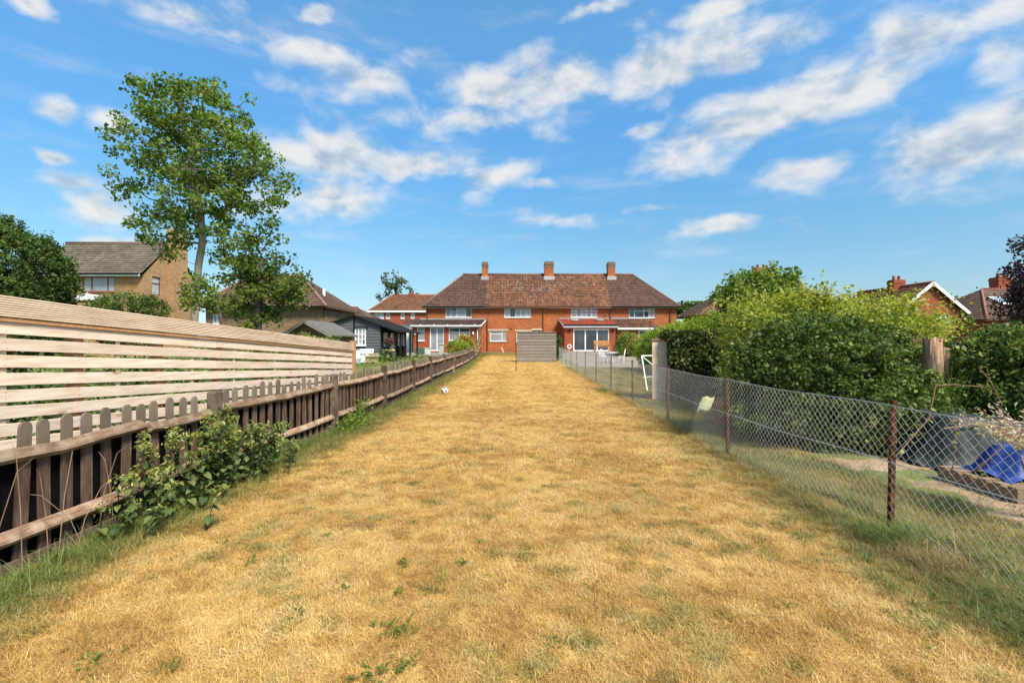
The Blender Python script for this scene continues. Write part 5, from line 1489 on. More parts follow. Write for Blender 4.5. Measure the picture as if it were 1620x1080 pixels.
# tall poplar
TY = 22.0
base = (XX(306, TY), TY, 0.3)
trunk = [base, P(307, 520, TY), P(310, 470, TY), P(314, 420, TY), P(320, 385, TY), P(318, 340, TY), P(308, 290, TY), P(300, 240, TY), P(290, 190, TY), P(285, 150, TY)]
blobs = [pb(295, 180, TY, 82, 55), pb(235, 160, TY, 28, 40), pb(350, 170, TY, 45, 45), pb(255, 230, TY, 75, 55), pb(330, 240, TY, 85, 60), pb(395, 245, TY, 40, 40),
         pb(240, 295, TY, 60, 45), pb(320, 310, TY, 85, 50), pb(400, 300, TY, 55, 40), pb(445, 288, TY, 28, 22), pb(185, 290, TY, 30, 22), pb(262, 360, TY, 60, 35), pb(215, 335, TY, 35, 22),
         pb(335, 365, TY, 50, 32), pb(232, 405, TY, 38, 14), pb(282, 395, TY, 36, 20), pb(225, 140, TY, 16, 26), pb(300, 135, TY, 50, 26)]
tree('poplar_tree', 'tall poplar tree with pale trunk rising above the buff house', base, trunk, blobs, 400, 44, 0.26, 0.15, M['l_poplar'], M['bark_pale'], 21, r0=0.155, shell=0.45)
# apple tree beside it
AY = 15.5
base = (XX(408, AY), AY, 0.2)
trunk = [base, P(408, 540, AY), P(408, 500, AY), P(410, 470, AY), P(408, 440, AY), P(415, 410, AY)]
blobs = [pb(410, 385, AY, 45, 18), pb(375, 395, AY, 28, 18), pb(415, 425, AY, 48, 28), pb(450, 445, AY, 38, 28), pb(380, 430, AY, 35, 25), pb(405, 480, AY, 50, 38), pb(460, 470, AY, 28, 25), pb(430, 358, AY, 22, 9),
         pb(345, 400, AY, 18, 22), pb(395, 510, AY, 38, 16)]
tree('apple_tree', 'smaller dark leafy apple tree left of the brown bungalow', base, trunk, blobs, 165, 40, 0.19, 0.10, M['l_apple'], M['bark'], 22, r0=0.12, shell=0.3)
# slim sapling by the poplar's foot
base = (XX(345, 20), 20, 0.3)
tree('sapling', 'thin bent sapling growing between the poplar and the apple tree', base, [base, P(350, 500, 20), P(335, 465, 20), P(318, 440, 20)], [pb(310, 450, 20, 24, 22), pb(332, 470, 20, 18, 18), pb(300, 480, 20, 14, 14)], 34, 36, .22, .11, M['l_mid'], M['bark'], 23, r0=.05)
# far trees
base = (XX(632, 88), 88, 0)
tree('eucalyptus_tree', 'airy grey-green tree behind the distant red brick house', base, [base, P(630, 500, 88), P(628, 470, 88), P(624, 450, 88)], [pb(620, 445, 88, 18, 17), pb(645, 462, 88, 18, 10), pb(606, 468, 88, 10, 8), pb(634, 450, 88, 12, 10)], 46, 16, .5, .38, M['l_euc'], M['bark'], 24, r0=.3)
base = (XX(1090, 75), 75, 0)
tree('far_tree', 'small dark tree just beyond the right end of the terrace roof', base, [base, P(1090, 520, 75), P(1090, 495, 75)], [pb(1088, 490, 75, 20, 11), pb(1102, 488, 75, 12, 8)], 60, 40, .55, .35, M['l_dark'], M['bark'], 25, r0=.3)
# leafy tree rising behind the right-hand shrubs
LY = 16.0
base = (XX(1205, LY), LY, 0)
tree('leafy_tree', 'bright green leafy tree with upright shoots in front of the hidden chimney', base, [base, P(1205, 560, LY), P(1203, 510, LY), P(1203, 470, LY), P(1205, 440, LY)],
     [pb(1200, 470, LY, 62, 34), pb(1165, 470, LY, 34, 22), pb(1225, 445, LY, 34, 26), pb(1232, 424, LY, 8, 14), pb(1163, 434, LY, 5, 12), pb(1185, 440, LY, 12, 12), pb(1252, 440, LY, 6, 10), pb(1240, 480, LY, 32, 24), pb(1205, 510, LY, 70, 26)],
     270, 52, 0.21, 0.105, M['l_mid'], M['bark'], 26, r0=.1, shell=.3)
# copper-leaved tree at the right edge
CYT = 20.0
base = (XX(1650, CYT), CYT, 0)
tree('copper_tree', 'copper-leaved tree at the right edge of the view', base, [base, P(1650, 540, CYT), P(1648, 480, CYT), P(1645, 430, CYT), P(1640, 400, CYT)],
     [pb(1655, 400, CYT, 40, 40), pb(1642, 440, CYT, 42, 40), pb(1650, 480, CYT, 60, 35), pb(1630, 385, CYT, 14, 22), pb(1622, 480, CYT, 24, 10), pb(1690, 430, CYT, 50, 60)], 230, 60, .26, .11, M['l_purple'], M['bark'], 27, r0=.14)
# big dark conifer, left edge
b = [pb(20, 415, 15, 62, 55), pb(65, 440, 15, 42, 40), pb(-40, 400, 15, 70, 60), pb(40, 470, 15, 62, 40), pb(0, 520, 15, 90, 60)]
shrub('evergreen_tree', 'rounded dark evergreen rising at the left edge above the slatted fence', 'tree', (XX(20, 15), 15, .1), b, 70000, .095, M['l_conifer'], 31, depth=.14, amp=.09, aspect=.45, nst=5, r0=.07, spikes=160)
b = [pb(205, 486, 16.5, 52, 18, .7), pb(170, 490, 16.5, 24, 16, .6), pb(240, 490, 16.5, 24, 16, .6), pb(205, 525, 16.5, 56, 30, .7)]
shrub('hedge', 'clipped dark hedge in front of the buff house', 'hedge', (XX(205, 16.5), 16.5, .1), b, 12000, .07, M['l_dark'], 32, depth=.12)
b = [pb(480, 560, 14, 60, 26, .8), pb(420, 565, 14, 50, 22, .8)]
shrub('bush', 'low green bush between the slatted fence and the brown shed', 'bush', (XX(460, 14), 14, .05), b, 5000, .07, M['l_mid'], 33)

b = [(-6.2 - .02 * k, 3.2 + k * .95, .6, .7, .75, .62 + .1 * math.sin(k * 2.1)) for k in range(8)]
shrub('low_hedge', 'dark green growth glimpsed through the slatted fence gaps', 'hedge', (-6.2, 6, 0), b, 9000, .09, M['l_dark'], 34, depth=.2, amp=.15)

# ================================================================== shrubs on the right
b = [pb(1310, 590, 8.2, 120, 78, 1.05), pb(1235, 610, 8.0, 72, 66, .8), pb(1372, 632, 7.9, 74, 60, .8), pb(1320, 548, 8.6, 84, 40, .9), pb(1275, 660, 7.6, 88, 50, .7), pb(1370, 665, 7.3, 84, 52, .7), pb(1210, 655, 7.9, 48, 48, .6)]
shrub('evergreen_bush', 'large dark glossy evergreen bush behind the chain link fence', 'bush', (XX(1310, 8.2), 8.2, 0), b, 64000, .062, M['l_dark'], 41, depth=.24, amp=.2, nst=9, r0=.035, spikes=420, up=.6)
b = [pb(1250, 520, 11, 92, 40, 1.2), pb(1340, 512, 11, 88, 38, 1.3), pb(1420, 545, 11.5, 50, 28, 1.0), pb(1180, 545, 10.6, 32, 60, .7), pb(1300, 560, 11, 120, 50, 1.1), pb(1250, 485, 11.3, 50, 18, .8)]
shrub('yellow_shrub', 'tall loose yellow-green shrub spreading above the dark evergreen bush', 'bush', (XX(1310, 11), 11, 0), b, 26000, .085, M['l_yellow'], 42, depth=.22, amp=.16, tuft=.06, nst=14, r0=.02, spikes=520)
b = [pb(1490, 505, 12.5, 40, 5, .5), pb(1528, 513, 12.5, 16, 4, .4), pb(1440, 484, 12.5, 26, 5, .5), pb(1452, 540, 12.4, 36, 18, .6)]
shrub('climbing_shrub', 'arching yellow sprays in front of the white-edged gable', 'bush', (XX(1455, 12.5), 12.5, 0), b, 560, .085, M['l_yellow'], 43, depth=.3, amp=.2, tuft=.06, nst=9, r0=.014)
b = [pb(1560, 590, 7.6, 60, 52, .8), pb(1620, 580, 7.2, 70, 62, .8), pb(1525, 610, 7.7, 30, 46, .5), pb(1600, 640, 7, 80, 50, .6), pb(1690, 590, 7, 60, 70, .8)]
shrub('laurel_hedge', 'dark hedge at the right edge behind the tarpaulin heap', 'hedge', (XX(1590, 7.5), 7.6, 0), b, 24000, .075, M['l_dark'], 44, depth=.14, amp=.1, spikes=60)
# lime clipped hedge running away
b = []
for k in range(9):
    Y = 15.5 + k * 1.45; x = 8.15 - .03 * k; h = (2.75, 2.72, 2.68, 2.62, 2.56, 2.48, 2.38, 2.25, 2.08)[k]
    b.append((x, Y, h * .5, .85, 1.0, h * .52))
shrub('conifer_hedge', 'clipped lime-green conifer hedge running back towards the terrace', 'hedge', (8.1, 15.5, 0), b, 60000, .10, M['l_lime'], 45, depth=.08, amp=.04, aspect=.35, nst=9)
b = [pb(993, 545, 38, 16, 18, .8), pb(985, 556, 38, 12, 12, .7), pb(1000, 558, 38, 13, 12, .7)]
shrub('round_shrub', 'round dark green shrub beside the sliding glass doors', 'bush', (XX(993, 38), 38, .5), b, 5200, .12, M['l_mid'], 46, depth=.15)
b = [pb(884, 552, 37, 5, 18, .35), pb(882, 562, 36.5, 5, 8, .35)]
shrub('upright_shrub', 'narrow dark shrub between the grey panel and the chain link fence', 'bush', (XX(884, 37), 37, .3), b, 1800, .11, M['l_dark'], 47)
# shrubs by the left patio
b = [pb(721, 549, 37, 14, 11, .7), pb(732, 551, 37, 12, 9, .6)]
shrub('box_shrub', 'rounded green shrub by the patio behind the picket fence', 'bush', (XX(722, 37), 37, .5), b, 3200, .09, M['l_lime'], 48, depth=.08, amp=.04)
b = [pb(738, 541, 38, 10, 9, .5), pb(745, 549, 38, 7, 10, .5), pb(731, 535, 38, 5, 6, .3)]
shrub('golden_shrub', 'golden-orange shrub beside the rounded green one', 'bush', (XX(740, 38), 38, .5), b, 2400, .12, M['l_golden'], 49, depth=.3, amp=.2)

# ivy over the garden wall, with the rendered wall itself
wl = thing('garden_wall', (4.05, 13.4, 0), 'beige rendered outbuilding wall with grey coping beside the ivy', 'wall')
MB().prism([(3.83, 13.2, -.05), (3.92, 13.5, -.05), (6.1, 13.5, -.05), (6.1, 13.2, -.05)], (0, 0, 1.68)).build('rendered_wall', M['render'], wl)
MB().box(3.80, 6.15, 13.16, 13.54, 1.634, 1.68).build('coping', M['coping'], wl)
iv = thing('ivy', (4.7, 12.8, 0), 'dense dark ivy draped over the rendered wall', 'ivy')
n = 17000
r_ = np.random.default_rng(71)
x = r_.uniform(4.18, 6.1, n); z = 0.12 + 1.62 * r_.uniform(0, 1, n) ** .85
y = 13.1 - np.abs(r_.normal(0, .09, n)) + .12 * (fbm2(x * 3, z * 3, 9) - .5) - .1 * np.sin(np.clip((z - .2) / 1.6, 0, 1) * 3.1)
edge = (x - 4.18) + .35 * (fbm2(z * 4, z * 0, 12) - .35) > .0
top = np.stack([r_.uniform(4.12, 6.1, 5200), r_.uniform(12.9, 13.6, 5200), 1.66 + .20 * r_.uniform(0, 1, 5200) ** .8 + .05 * np.sin(r_.uniform(0, 6, 5200))], 1)
pts = np.concatenate([np.stack([x, y, z], 1)[edge], top])
link_mesh('leaves', leaf_mesh('leaves', pts, .072, M['l_ivy'], np.clip(.45 + lump(pts * 1.5, 4, amp=.3) * .4 + r_.uniform(-.4, .4, len(pts)), 0, 1), up=.2, aspect=.9), iv)
mb = MB()
for k in range(9):
    xx = 4.35 + k * .2
    mb.tube([(xx, 13.16, -.03), (xx + r_.uniform(-.1, .1), 13.15, .6), (xx + r_.uniform(-.2, .2), 13.14, 1.2), (xx + r_.uniform(-.2, .2), 13.15, 1.62)], [.02, .016, .012, .008], 5)
mb.build('stem', M['bark'], iv)

# pale stump and strap-leaved clump
st = thing('tree_stump', (XX(1476, 7.6), 7.6, 0), 'pale thick cut trunk standing beside the evergreen bush', 'stump')
bx_ = XX(1476, 7.6)
mb = MB(); mb.tube([(bx_ - .06, 7.6, -.05), (bx_ - .04, 7.6, .5), (bx_ - .01, 7.6, 1.0), (bx_ + .0, 7.6, 1.35), (bx_ - .01, 7.6, 1.62)], [.22, .18, .145, .125, .12], 18)
mb.v = [(bx_ + (v[0] - bx_) * (1 + .13 * math.sin(9 * math.atan2(v[1] - 7.6, v[0] - bx_) + v[2] * 2) + .08 * math.sin(v[2] * 7)), v[1], v[2] + (.07 * math.sin(5 * math.atan2(v[1] - 7.6, v[0] - bx_)) if v[2] > 1.5 else 0)) for v in mb.v]; mb.build('trunk', M['stumpwood'], st, True)
mb = MB(); mb.tube([(bx_ + .1, 7.62, -.05), (bx_ + .16, 7.62, .7), (bx_ + .2, 7.62, 1.2), (bx_ + .22, 7.62, 1.5)], [.12, .09, .07, .05], 10); mb.build('side_trunk', M['stumpwood'], st, True)
mb = MB(); r_ = np.random.default_rng(56)
for k in range(34):
    o_ = np.array([bx_ + r_.uniform(-.35, .55), 7.75 + r_.uniform(-.05, .35), r_.uniform(.9, 1.4)]); d_ = np.array([r_.uniform(-.6, .6), r_.uniform(-.2, .2), r_.uniform(.0, .5)])
    mb.tube([o_, o_ + d_ * .5 + r_.normal(0, .03, 3), o_ + d_], [.009, .006, .003], 4)
mb.build('dead_twigs', M['twig'], st)
def strap_clump(name, label, cat, c, n, h, spread, mat, seed, w=.02, droop=.5):
    r = np.random.default_rng(seed); V, Q, A = [], [], []
    for i in range(n):
        a = r.uniform(0, 6.28); L = h * r.uniform(.6, 1.1); le = r.uniform(.1, .6)
        o = np.array([c[0] + r.normal(0, spread), c[1] + r.normal(0, spread), c[2]]); d = np.array([math.cos(a), math.sin(a), 0]); s = np.array([-d[1], d[0], 0]) * w / 2
        k = len(V)
        for j in range(5):
            t = j / 4; p = o + d * le * L * t ** 1.6 + np.array([0, 0, L * (t - droop * .4 * le * t * t)]); q = s * (1 - .9 * t)
            V += [p - q, p + q]
        for j in range(4): Q.append((k + 2 * j, k + 2 * j + 1, k + 2 * j + 3, k + 2 * j + 2)); A.append((i * .37) % 1)
    o = link_mesh(name, np_mesh(name, np.array(V), np.array(Q), mat, np.array(A)))
    return tag(o, label, cat)
strap_clump('strap_plant', 'clump of upright strap-like green leaves below the pale stump', 'plant', (XX(1490, 7.2), 7.2, 0), 170, 1.25, .16, M['l_mid'], 81, .028)

# ================================================================== nettles against the picket fence
nt_ = thing('nettle_clump', (-3.0, 4.7, 0), 'tall nettles growing against the picket fence', 'plant')
def heart(L, w, seed):
    r = random.Random(seed)
    o = [(0, 0), (-.06, .26), (.12, .46), (.42, .42), (.72, .22), (1, 0)]
    v, f = [], []
    for (a, c) in o:
        z = .10 * a - .28 * a * a
        v += [(a * L, c * w, z * L - .0 + .08 * w * abs(c)), (a * L, 0, z * L - .05 * w), (a * L, -c * w, z * L + .08 * w * abs(c))]
    for i in range(len(o) - 1):
        k = i * 3
        f += [(k, k + 3, k + 4, k + 1), (k + 1, k + 4, k + 5, k + 2)]
    me = bpy.data.meshes.new('leaf'); me.from_pydata(v, [], f)
    at = me.attributes.new('rnd', 'FLOAT', 'FACE'); at.data.foreach_set('value', [r.random()] * len(f))
    me.materials.append(M['l_nettle']); me.update()
    return me
HEARTS = [heart(.072 + .007 * k, .062 + .005 * k, k * 7 + 1) for k in range(5)]
nr = random.Random(17)
fl_p, fl_v, lf_p, lf_v = [], [], [], []
leaf_count = 0
stem_mb = MB()
nst_ = 58
for i in range(nst_):
    y = 3.75 + 2.6 * (i + nr.uniform(-.4, .4)) / nst_
    dens = math.exp(-((y - 4.9) / 1.1) ** 2)
    out = abs(nr.gauss(0, .28)) * (.5 + .6 * dens)
    x = fence_x(y) + .12 + min(out, .75)
    hgt = (.38 + .46 * dens) * nr.uniform(.65, 1.1) * (1.05 - .35 * min(out, .75))
    if y < 4.2: hgt *= .85
    lean = Vector((nr.uniform(-.02, .18), nr.uniform(-.16, .16), 0))
    pts = [Vector((x, y, -.03)) + Vector((lean.x * t * t, lean.y * t * t, hgt * t)) for t in (0, .25, .5, .75, 1)]
    stem_mb.tube(pts, [.006, .005, .004, .0035, .002], 5)
    npair = int(hgt / .075)
    a0 = nr.uniform(0, 3)
    for k in range(2, npair + 1):
        t = k / npair; p = pts[0].lerp(pts[4], t); p = pts[min(3, int(t * 4))].lerp(pts[min(4, int(t * 4) + 1)], t * 4 - int(t * 4)) if t < 1 else pts[4]
        for s in (0, math.pi):
            a = a0 + k * 1.57 + s + nr.uniform(-.3, .3)
            if leaf_count < 296 and (out > .12 or k > npair * .4):
                o = link_mesh('leaf', HEARTS[nr.randrange(5)], nt_, None, p, (nr.uniform(-.3, .3), nr.uniform(.1, .75), a))
                sc = nr.uniform(.75, 1.25) * (1.1 - .45 * t)
                o.scale = (sc, sc, sc); leaf_count += 1
            else:
                for q in range(3):
                    lf_p.append((p.x + math.cos(a) * .045 + nr.gauss(0, .02), p.y + math.sin(a) * .045 + nr.gauss(0, .02), p.z - .01 + nr.gauss(0, .015))); lf_v.append(nr.random())
    for k in range(int(44 * (.5 + dens))):
        t = 1 - abs(nr.gauss(0, .075)); p = pts[0].lerp(pts[4], max(t, .4)) + Vector((lean.x * .0, 0, 0))
        fl_p.append((p.x + lean.x * 0 + nr.gauss(0, .027), p.y + nr.gauss(0, .027), p.z + nr.gauss(.015, .022))); fl_v.append(nr.random())
stem_mb.build('stem', M['l_nettle'], nt_)
tag(link_mesh('foliage', leaf_mesh('foliage', np.array(lf_p), .075, M['l_nettle'], np.array(lf_v), up=.5, aspect=.6), nt_), kind='stuff')
tag(link_mesh('flower_heads', leaf_mesh('flower_heads', np.array(fl_p), .036, M['l_nettle_top'], np.array(fl_v), up=.2, aspect=.4), nt_), kind='stuff')
b = [(fence_x(9) + .2, 9.0, .12, .2, .35, .18), (fence_x(9.6) + .12, 9.5, .2, .13, .2, .26), (fence_x(8.6) + .22, 8.6, .08, .2, .3, .12)]
shrub('fence_weed', 'small leafy weed clump at the foot of a picket fence post', 'plant', (fence_x(9) + .2, 9.0, 0), b, 1100, .05, M['l_mid'], 85, depth=.25, amp=.15, nst=6, r0=.006)
# dry stalks by the near pickets
mb = MB()
for k in range(9):
    yy = 3.05 + k * .11; xx = fence_x(yy) + .1 + nr.uniform(0, .1); h_ = nr.uniform(.45, .95); a = nr.uniform(-.25, .35); c_ = nr.uniform(-.3, .3)
    mb.tube([(xx, yy, -.02), (xx + a * .2, yy + c_ * .3, h_ * .5), (xx + a * .6, yy + c_ * .8, h_ * .9), (xx + a, yy + c_ * 1.2, h_)], [.003, .0026, .002, .001], 4)
tag(mb.build('dry_stalks', M['twig']), 'thin dry stalks standing before the nearest pickets', 'stalks', kind='stuff')

# ================================================================== things in the right-hand garden
# tarpaulin-covered heap
def drape(name, x0, x1, y0, y1, z0, h, mat, seed, parent, n=26, slump=.25, amp=.05):
    mb = MB(); xs = np.linspace(-1, 1, n); vs = []
    for j in range(n):
        for i in range(n):
            u, v = xs[i], xs[j]
            e = max(abs(u), abs(v)) ** 1.0
            prof = 1 - sstep(.55, 1.0, (abs(u) ** 4 + abs(v) ** 4) ** .25)
            X = (x0 + x1) / 2 + (x1 - x0) / 2 * u * (1 + .05 * math.sin(v * 7 + seed)); Yy = (y0 + y1) / 2 + (y1 - y0) / 2 * v * (1 + .05 * math.sin(u * 6 + seed))
            z = z0 + h * float(prof) * (1 + slump * .5 * math.sin(u * 2 + seed)) + amp * (float(fbm2(X * 4.5, Yy * 4.5, seed)) - .5) * 2 + .35 * amp * abs(math.sin(u * 9 + v * 5 + 3 * float(fbm2(X * 2, Yy * 2, seed + 4)))) + .5 * amp * (float(fbm2(X * 11, Yy * 11, seed + 9)) - .5)
            vs.append((X, Yy, max(z, z0 - .01)))
    mb.v = vs
    mb.f = [(j * n + i, j * n + i + 1, (j + 1) * n + i + 1, (j + 1) * n + i) for j in range(n - 1) for i in range(n - 1)]
    return mb.build(name, mat, parent, True)
hp = thing('covered_heap', (5.75, 6.3, 0), 'heap under a dark grey-green tarpaulin beside the hedge', 'tarpaulin')
drape('cover', 5.25, 7.0, 5.85, 7.0, 0, .56, M['tarp_grey'], 3, hp, n=40, amp=.11)
MB().tube([(5.45, 6.1, .50), (5.9, 6.0, .6), (6.5, 6.1, .58)], .012, 6).build('rope', M['twig'], hp)
MB().box(5.6, 6.4, 6.15, 6.6, 0.0, .35).build('load', M['pallet'], hp)
pl = thing('pallet', (5.6, 5.2, 0), 'wooden pallet under the blue tarpaulin', 'pallet')
for z in (.0, .125):
    for k in range(6):
        MB().box(5.0, 6.3, 4.78 + k * .16, 4.78 + k * .16 + .1, z, z + .02).build('slat', M['pallet'], pl)
for xx in (5.0, 5.6, 6.2):
    MB().box(xx, xx + .1, 4.78, 5.68, .021, .124).build('bearer', M['pallet'], pl)
bt = thing('blue_tarpaulin', (5.6, 5.25, .15), 'folded bright blue tarpaulin lying on the pallet', 'tarpaulin')
drape('cloth', 5.12, 6.5, 4.95, 5.65, .148, .27, M['tarp_blue'], 8, bt, n=40, amp=.085)
# variegated willow at the right edge
wx, wy = 4.75, 4.35
ws = thing('variegated_willow', (wx, wy, 0), 'pink and white variegated shrub at the right edge', 'bush')
r_ = np.random.default_rng(91); pts = []; mb = MB()
for k in range(46):
    a = r_.uniform(0, 6.28); L = r_.uniform(.45, .8); tilt = r_.uniform(.25, 1.15)
    o = np.array([wx, wy, .55]); d = np.array([math.cos(a) * tilt, math.sin(a) * tilt, .75]); d /= np.linalg.norm(d)
    tip = o + d * L * np.array([1, 1, .62])
    mb.tube([tuple(o - np.array([0, 0, .57]) if k < 9 else o), tuple(o + d * L * .3), tuple(tip)], [.008, .006, .002], 4)
    t = r_.uniform(.2, 1.05, 36)
    pts.append(o + (tip - o) * t[:, None] + r_.normal(0, .02, (36, 3)))
pts = np.concatenate(pts)
mb.build('stem', M['bramble'], ws)
link_mesh('leaves', leaf_mesh('leaves', pts, .038, M['l_willow'], np.clip((pts[:, 2] - .5) * .9 + r_.uniform(-.1, .75, len(pts)), 0, 1), up=.4, aspect=.45), ws)
# brambles through the wire
br = thing('bramble', (4.0, 5.0, 0), 'arching red bramble stems behind the near wire mesh', 'plant')
arcs = [[P(1405, 735, 4.9), P(1445, 690, 5.0), P(1470, 660, 5.1), P(1480, 610, 5.2), P(1510, 608, 5.3), P(1555, 612, 5.4), P(1585, 630, 5.4)],
        [P(1500, 760, 4.9), P(1508, 735, 4.9), P(1513, 690, 4.9), P(1512, 655, 5.0)], [P(1585, 640, 5.2), P(1565, 600, 5.2), P(1548, 582, 5.2), P(1560, 580, 5.2), P(1566, 593, 5.2)],
        [P(1545, 745, 4.8), P(1555, 735, 4.8), P(1590, 700, 4.8), P(1588, 690, 4.8)]]
mb = MB(); pts = []
for A in arcs:
    mb.tube(A, [.006] * (len(A) - 1) + [.003], 5)
    for a, c in zip(A[:-1], A[1:]):
        for k in range(5):
            q = a.lerp(c, nr.random()); pts.append((q.x + nr.gauss(0, .03), q.y + nr.gauss(0, .03), q.z + nr.gauss(0, .025)))
mb.build('stem', M['bramble'], br)
link_mesh('leaves', leaf_mesh('leaves', np.array(pts), .05, M['l_mid'], np.random.default_rng(4).uniform(0, 1, len(pts)), up=.6), br)
# dead branch on the grass by the near post
db = thing('dead_branch', (3.1, 3.7, 0), 'dry fallen branch lying by the near fence post', 'branch')
g_ = lambda px, py, dz=0.012: Vector((XX(px, F * CH / (py - CY)), F * CH / (py - CY), dz))
mb = MB(); mb.tube([g_(1402, 846, .03), g_(1440, 850, .05), g_(1470, 866, .08), g_(1500, 885, .06), g_(1520, 900, .02)], [.005, .006, .007, .008, .009], 6)
mb.tube([g_(1515, 896, .03), g_(1506, 868, .16), g_(1492, 850, .2)], [.005, .004, .002], 5); mb.tube([g_(1500, 885, .05), g_(1475, 880, .06), g_(1462, 890, .02)], [.004, .003, .002], 5)
mb.build('branch', M['twig'], db)
# pots, cushion
def flower_pot(name, label, cat, c, r0, h, mat, group=None):
    t = thing(name, c, label, cat, group)
    MB().lathe([(r0 * .7, 0), (r0 * .92, h * .78), (r0 * 1.08, h * .78), (r0 * 1.08, h), (r0 * .93, h), (r0 * .88, h * .85)], c, 20).build('pot_body', mat, t, True)
    MB().lathe([(r0 * .87, h * .86), (0.01, h * .88)], c, 16).build('compost', M['soil'], t)
    return t
c = P(1147, 655, 8.7); c.z = .02
flower_pot('flower_pot', 'orange terracotta pot standing on the soil behind the wire mesh', 'pot', tuple(c), .2, .52, M['terracotta'])
cu = MB(); n = 14; vs = []
cc = Vector((3.14, 7.95, .40))
for j in range(n):
    for i in range(n):
        u, v = -1 + 2 * i / (n - 1), -1 + 2 * j / (n - 1)
        th = .05 * (1 - u ** 4) ** .5 * (1 - v ** 4) ** .5
        vs.append((u * .10 + .09 * (v + 1) * .5, -th * .8 + .01 * math.sin(5 * u), (v + 1) * .12 + .05 + .012 * math.sin(4 * u + 3 * v)))
cu.v = [tuple(Vector(q) + cc) for q in vs] + [(q[0] + cc.x, -q[1] + cc.y + .004, q[2] + cc.z) for q in vs]
cu.f = [(j * n + i, j * n + i + 1, (j + 1) * n + i + 1, (j + 1) * n + i) for j in range(n - 1) for i in range(n - 1)]
cu.f += [tuple(k + n * n for k in reversed(f)) for f in cu.f[:]]
tag(cu.build('cushion', M['yellowbag'], None, True), 'pale yellow cushion caught on the back of the wire mesh', 'cushion')
# small white goal frame
gl = thing('goal_frame', (XX(1022, 16.3), 16.3, 0), 'white tubular goal frame beside the beige wall', 'goal')
gxa = XX(1019, 16.6); gxb = XX(1024, 15.6)
MB().tube([(gxb, 15.6, 0), (gxa, 16.9, 1.08)], .022, 8).build('post', M['white'], gl)
MB().tube([(gxa + .03, 16.85, 1.06), (gxa + .42, 15.9, .55), (gxa + .62, 15.4, .02)], .018, 8).build('brace', M['white'], gl)
MB().tube([(gxa, 16.9, 1.1), (gxa + 1.4, 16.9, 1.1)], .022, 8).build('crossbar', M['white'], gl)
MB().tube([(gxb - .04, 15.95, .42), (gxa + .45, 15.85, .48)], .014, 8).build('tie_bar', M['white'], gl)
# white wire garden chairs and table
def garden_chair(c, rz, label):
    t = thing('garden_chair', (0, 0, 0), label, 'chair', 'white metal chairs on the terrace')
    for (sx, sy) in ((-1, -1), (1, -1), (-1, 1), (1, 1)):
        MB().tube([(sx * .19, sy * .18, 0), (sx * .17, sy * .16, .25), (sx * .2, sy * .18, .44)], .016, 6).build('leg', M['white'], t)
    mb = MB(); mb.tube([(.21 * math.cos(a), .2 * math.sin(a), .45) for a in np.linspace(0, 6.283, 17)], .016, 6)
    for k in range(-3, 4): mb.tube([(k * .055, -.19, .45), (k * .055, .19, .45)], .008, 4)
    mb.build('seat', M['white'], t)
    mb = MB(); mb.tube([(-.2, .17, .44), (-.23, .23, .68), (-.12, .27, .9), (0, .28, .95), (.12, .27, .9), (.23, .23, .68), (.2, .17, .44)], .018, 6)
    for k in (-.1, 0, .1): mb.tube([(k * .7, .18, .45), (k * 1.2, .24, .7), (k * .5, .275, .93)], .011, 5)
    mb.tube([(-.22, .235, .66), (.22, .235, .66)], .011, 5)
    mb.build('backrest', M['white'], t)
    t.location = c; t.rotation_euler.z = rz
    return t
cz = float(hz(6, 33)) + .03
garden_chair((XX(955, 33), 33, cz), 0.5, 'white metal garden chair nearest the sliding doors')
garden_chair((XX(983, 33.3), 33.3, cz), -1.9, 'white metal garden chair turned sideways by the round shrub')
tb = thing('garden_table', (XX(969, 33), 33, cz), 'small round white table between the two white chairs', 'table')
mb = MB(); mb.lathe([(.02, .70), (.36, .70), (.38, .715), (.36, .73), (.02, .73)], (XX(969, 33), 33, cz), 24); mb.build('table_top', M['white'], tb, False)
for k in range(3):
    a = k * 2.1 + .4; x0_ = XX(969, 33)
    MB().tube([(x0_ + .3 * math.cos(a), 33 + .3 * math.sin(a), cz), (x0_ + .06 * math.cos(a), 33 + .06 * math.sin(a), cz + .4), (x0_ + .22 * math.cos(a), 33 + .22 * math.sin(a), cz + .70)], .014, 6).build('leg', M['white'], tb)
# orange wooden bench in front of the sliding doors
oz = float(hz(7, 43.5)) + .03
bn = thing('wooden_bench', (XX(953, 43.5), 43.5, oz), 'orange-brown wooden bench in front of the sliding doors', 'bench')
x0_, x1_ = XX(940, 43.5), XX(965, 43.5)
for k in range(4): MB().box(x0_, x1_, 43.2 + k * .12, 43.3 + k * .12, oz + .42, oz + .45).build('seat_slat', M['orangewood'], bn)
for k in range(5): MB().box(x0_, x1_, 43.69, 43.715, oz + .55 + k * .1, oz + .63 + k * .1).build('back_slat', M['orangewood'], bn)
for xx in (x0_ + .02, x1_ - .09):
    for (yy, h_) in ((43.2, .65), (43.72, 1.08)): MB().box(xx, xx + .07, yy, yy + .06, oz, oz + h_).build('leg', M['orangewood'], bn)
    MB().box(xx - .01, xx + .08, 43.16, 43.72, oz + .652, oz + .69).build('armrest', M['orangewood'], bn)
# round white tray or lamp by the fence end
rg = thing('white_ring', (XX(902, 44), 44.6, .6), 'round white ring on a stand by the brick extension corner', 'ring')
mb = MB(); mb.tube([(XX(902, 44) + .17 * math.cos(a), 44.6, 1.12 + .17 * math.sin(a)) for a in np.linspace(0, 6.283, 19)], .05, 8); mb.build('ring', M['white'], rg, True)
MB().bar((XX(902, 44), 44.62, .5), (XX(902, 44), 44.62, 1.1), .05, .05).build('stand', M['lead'], rg)

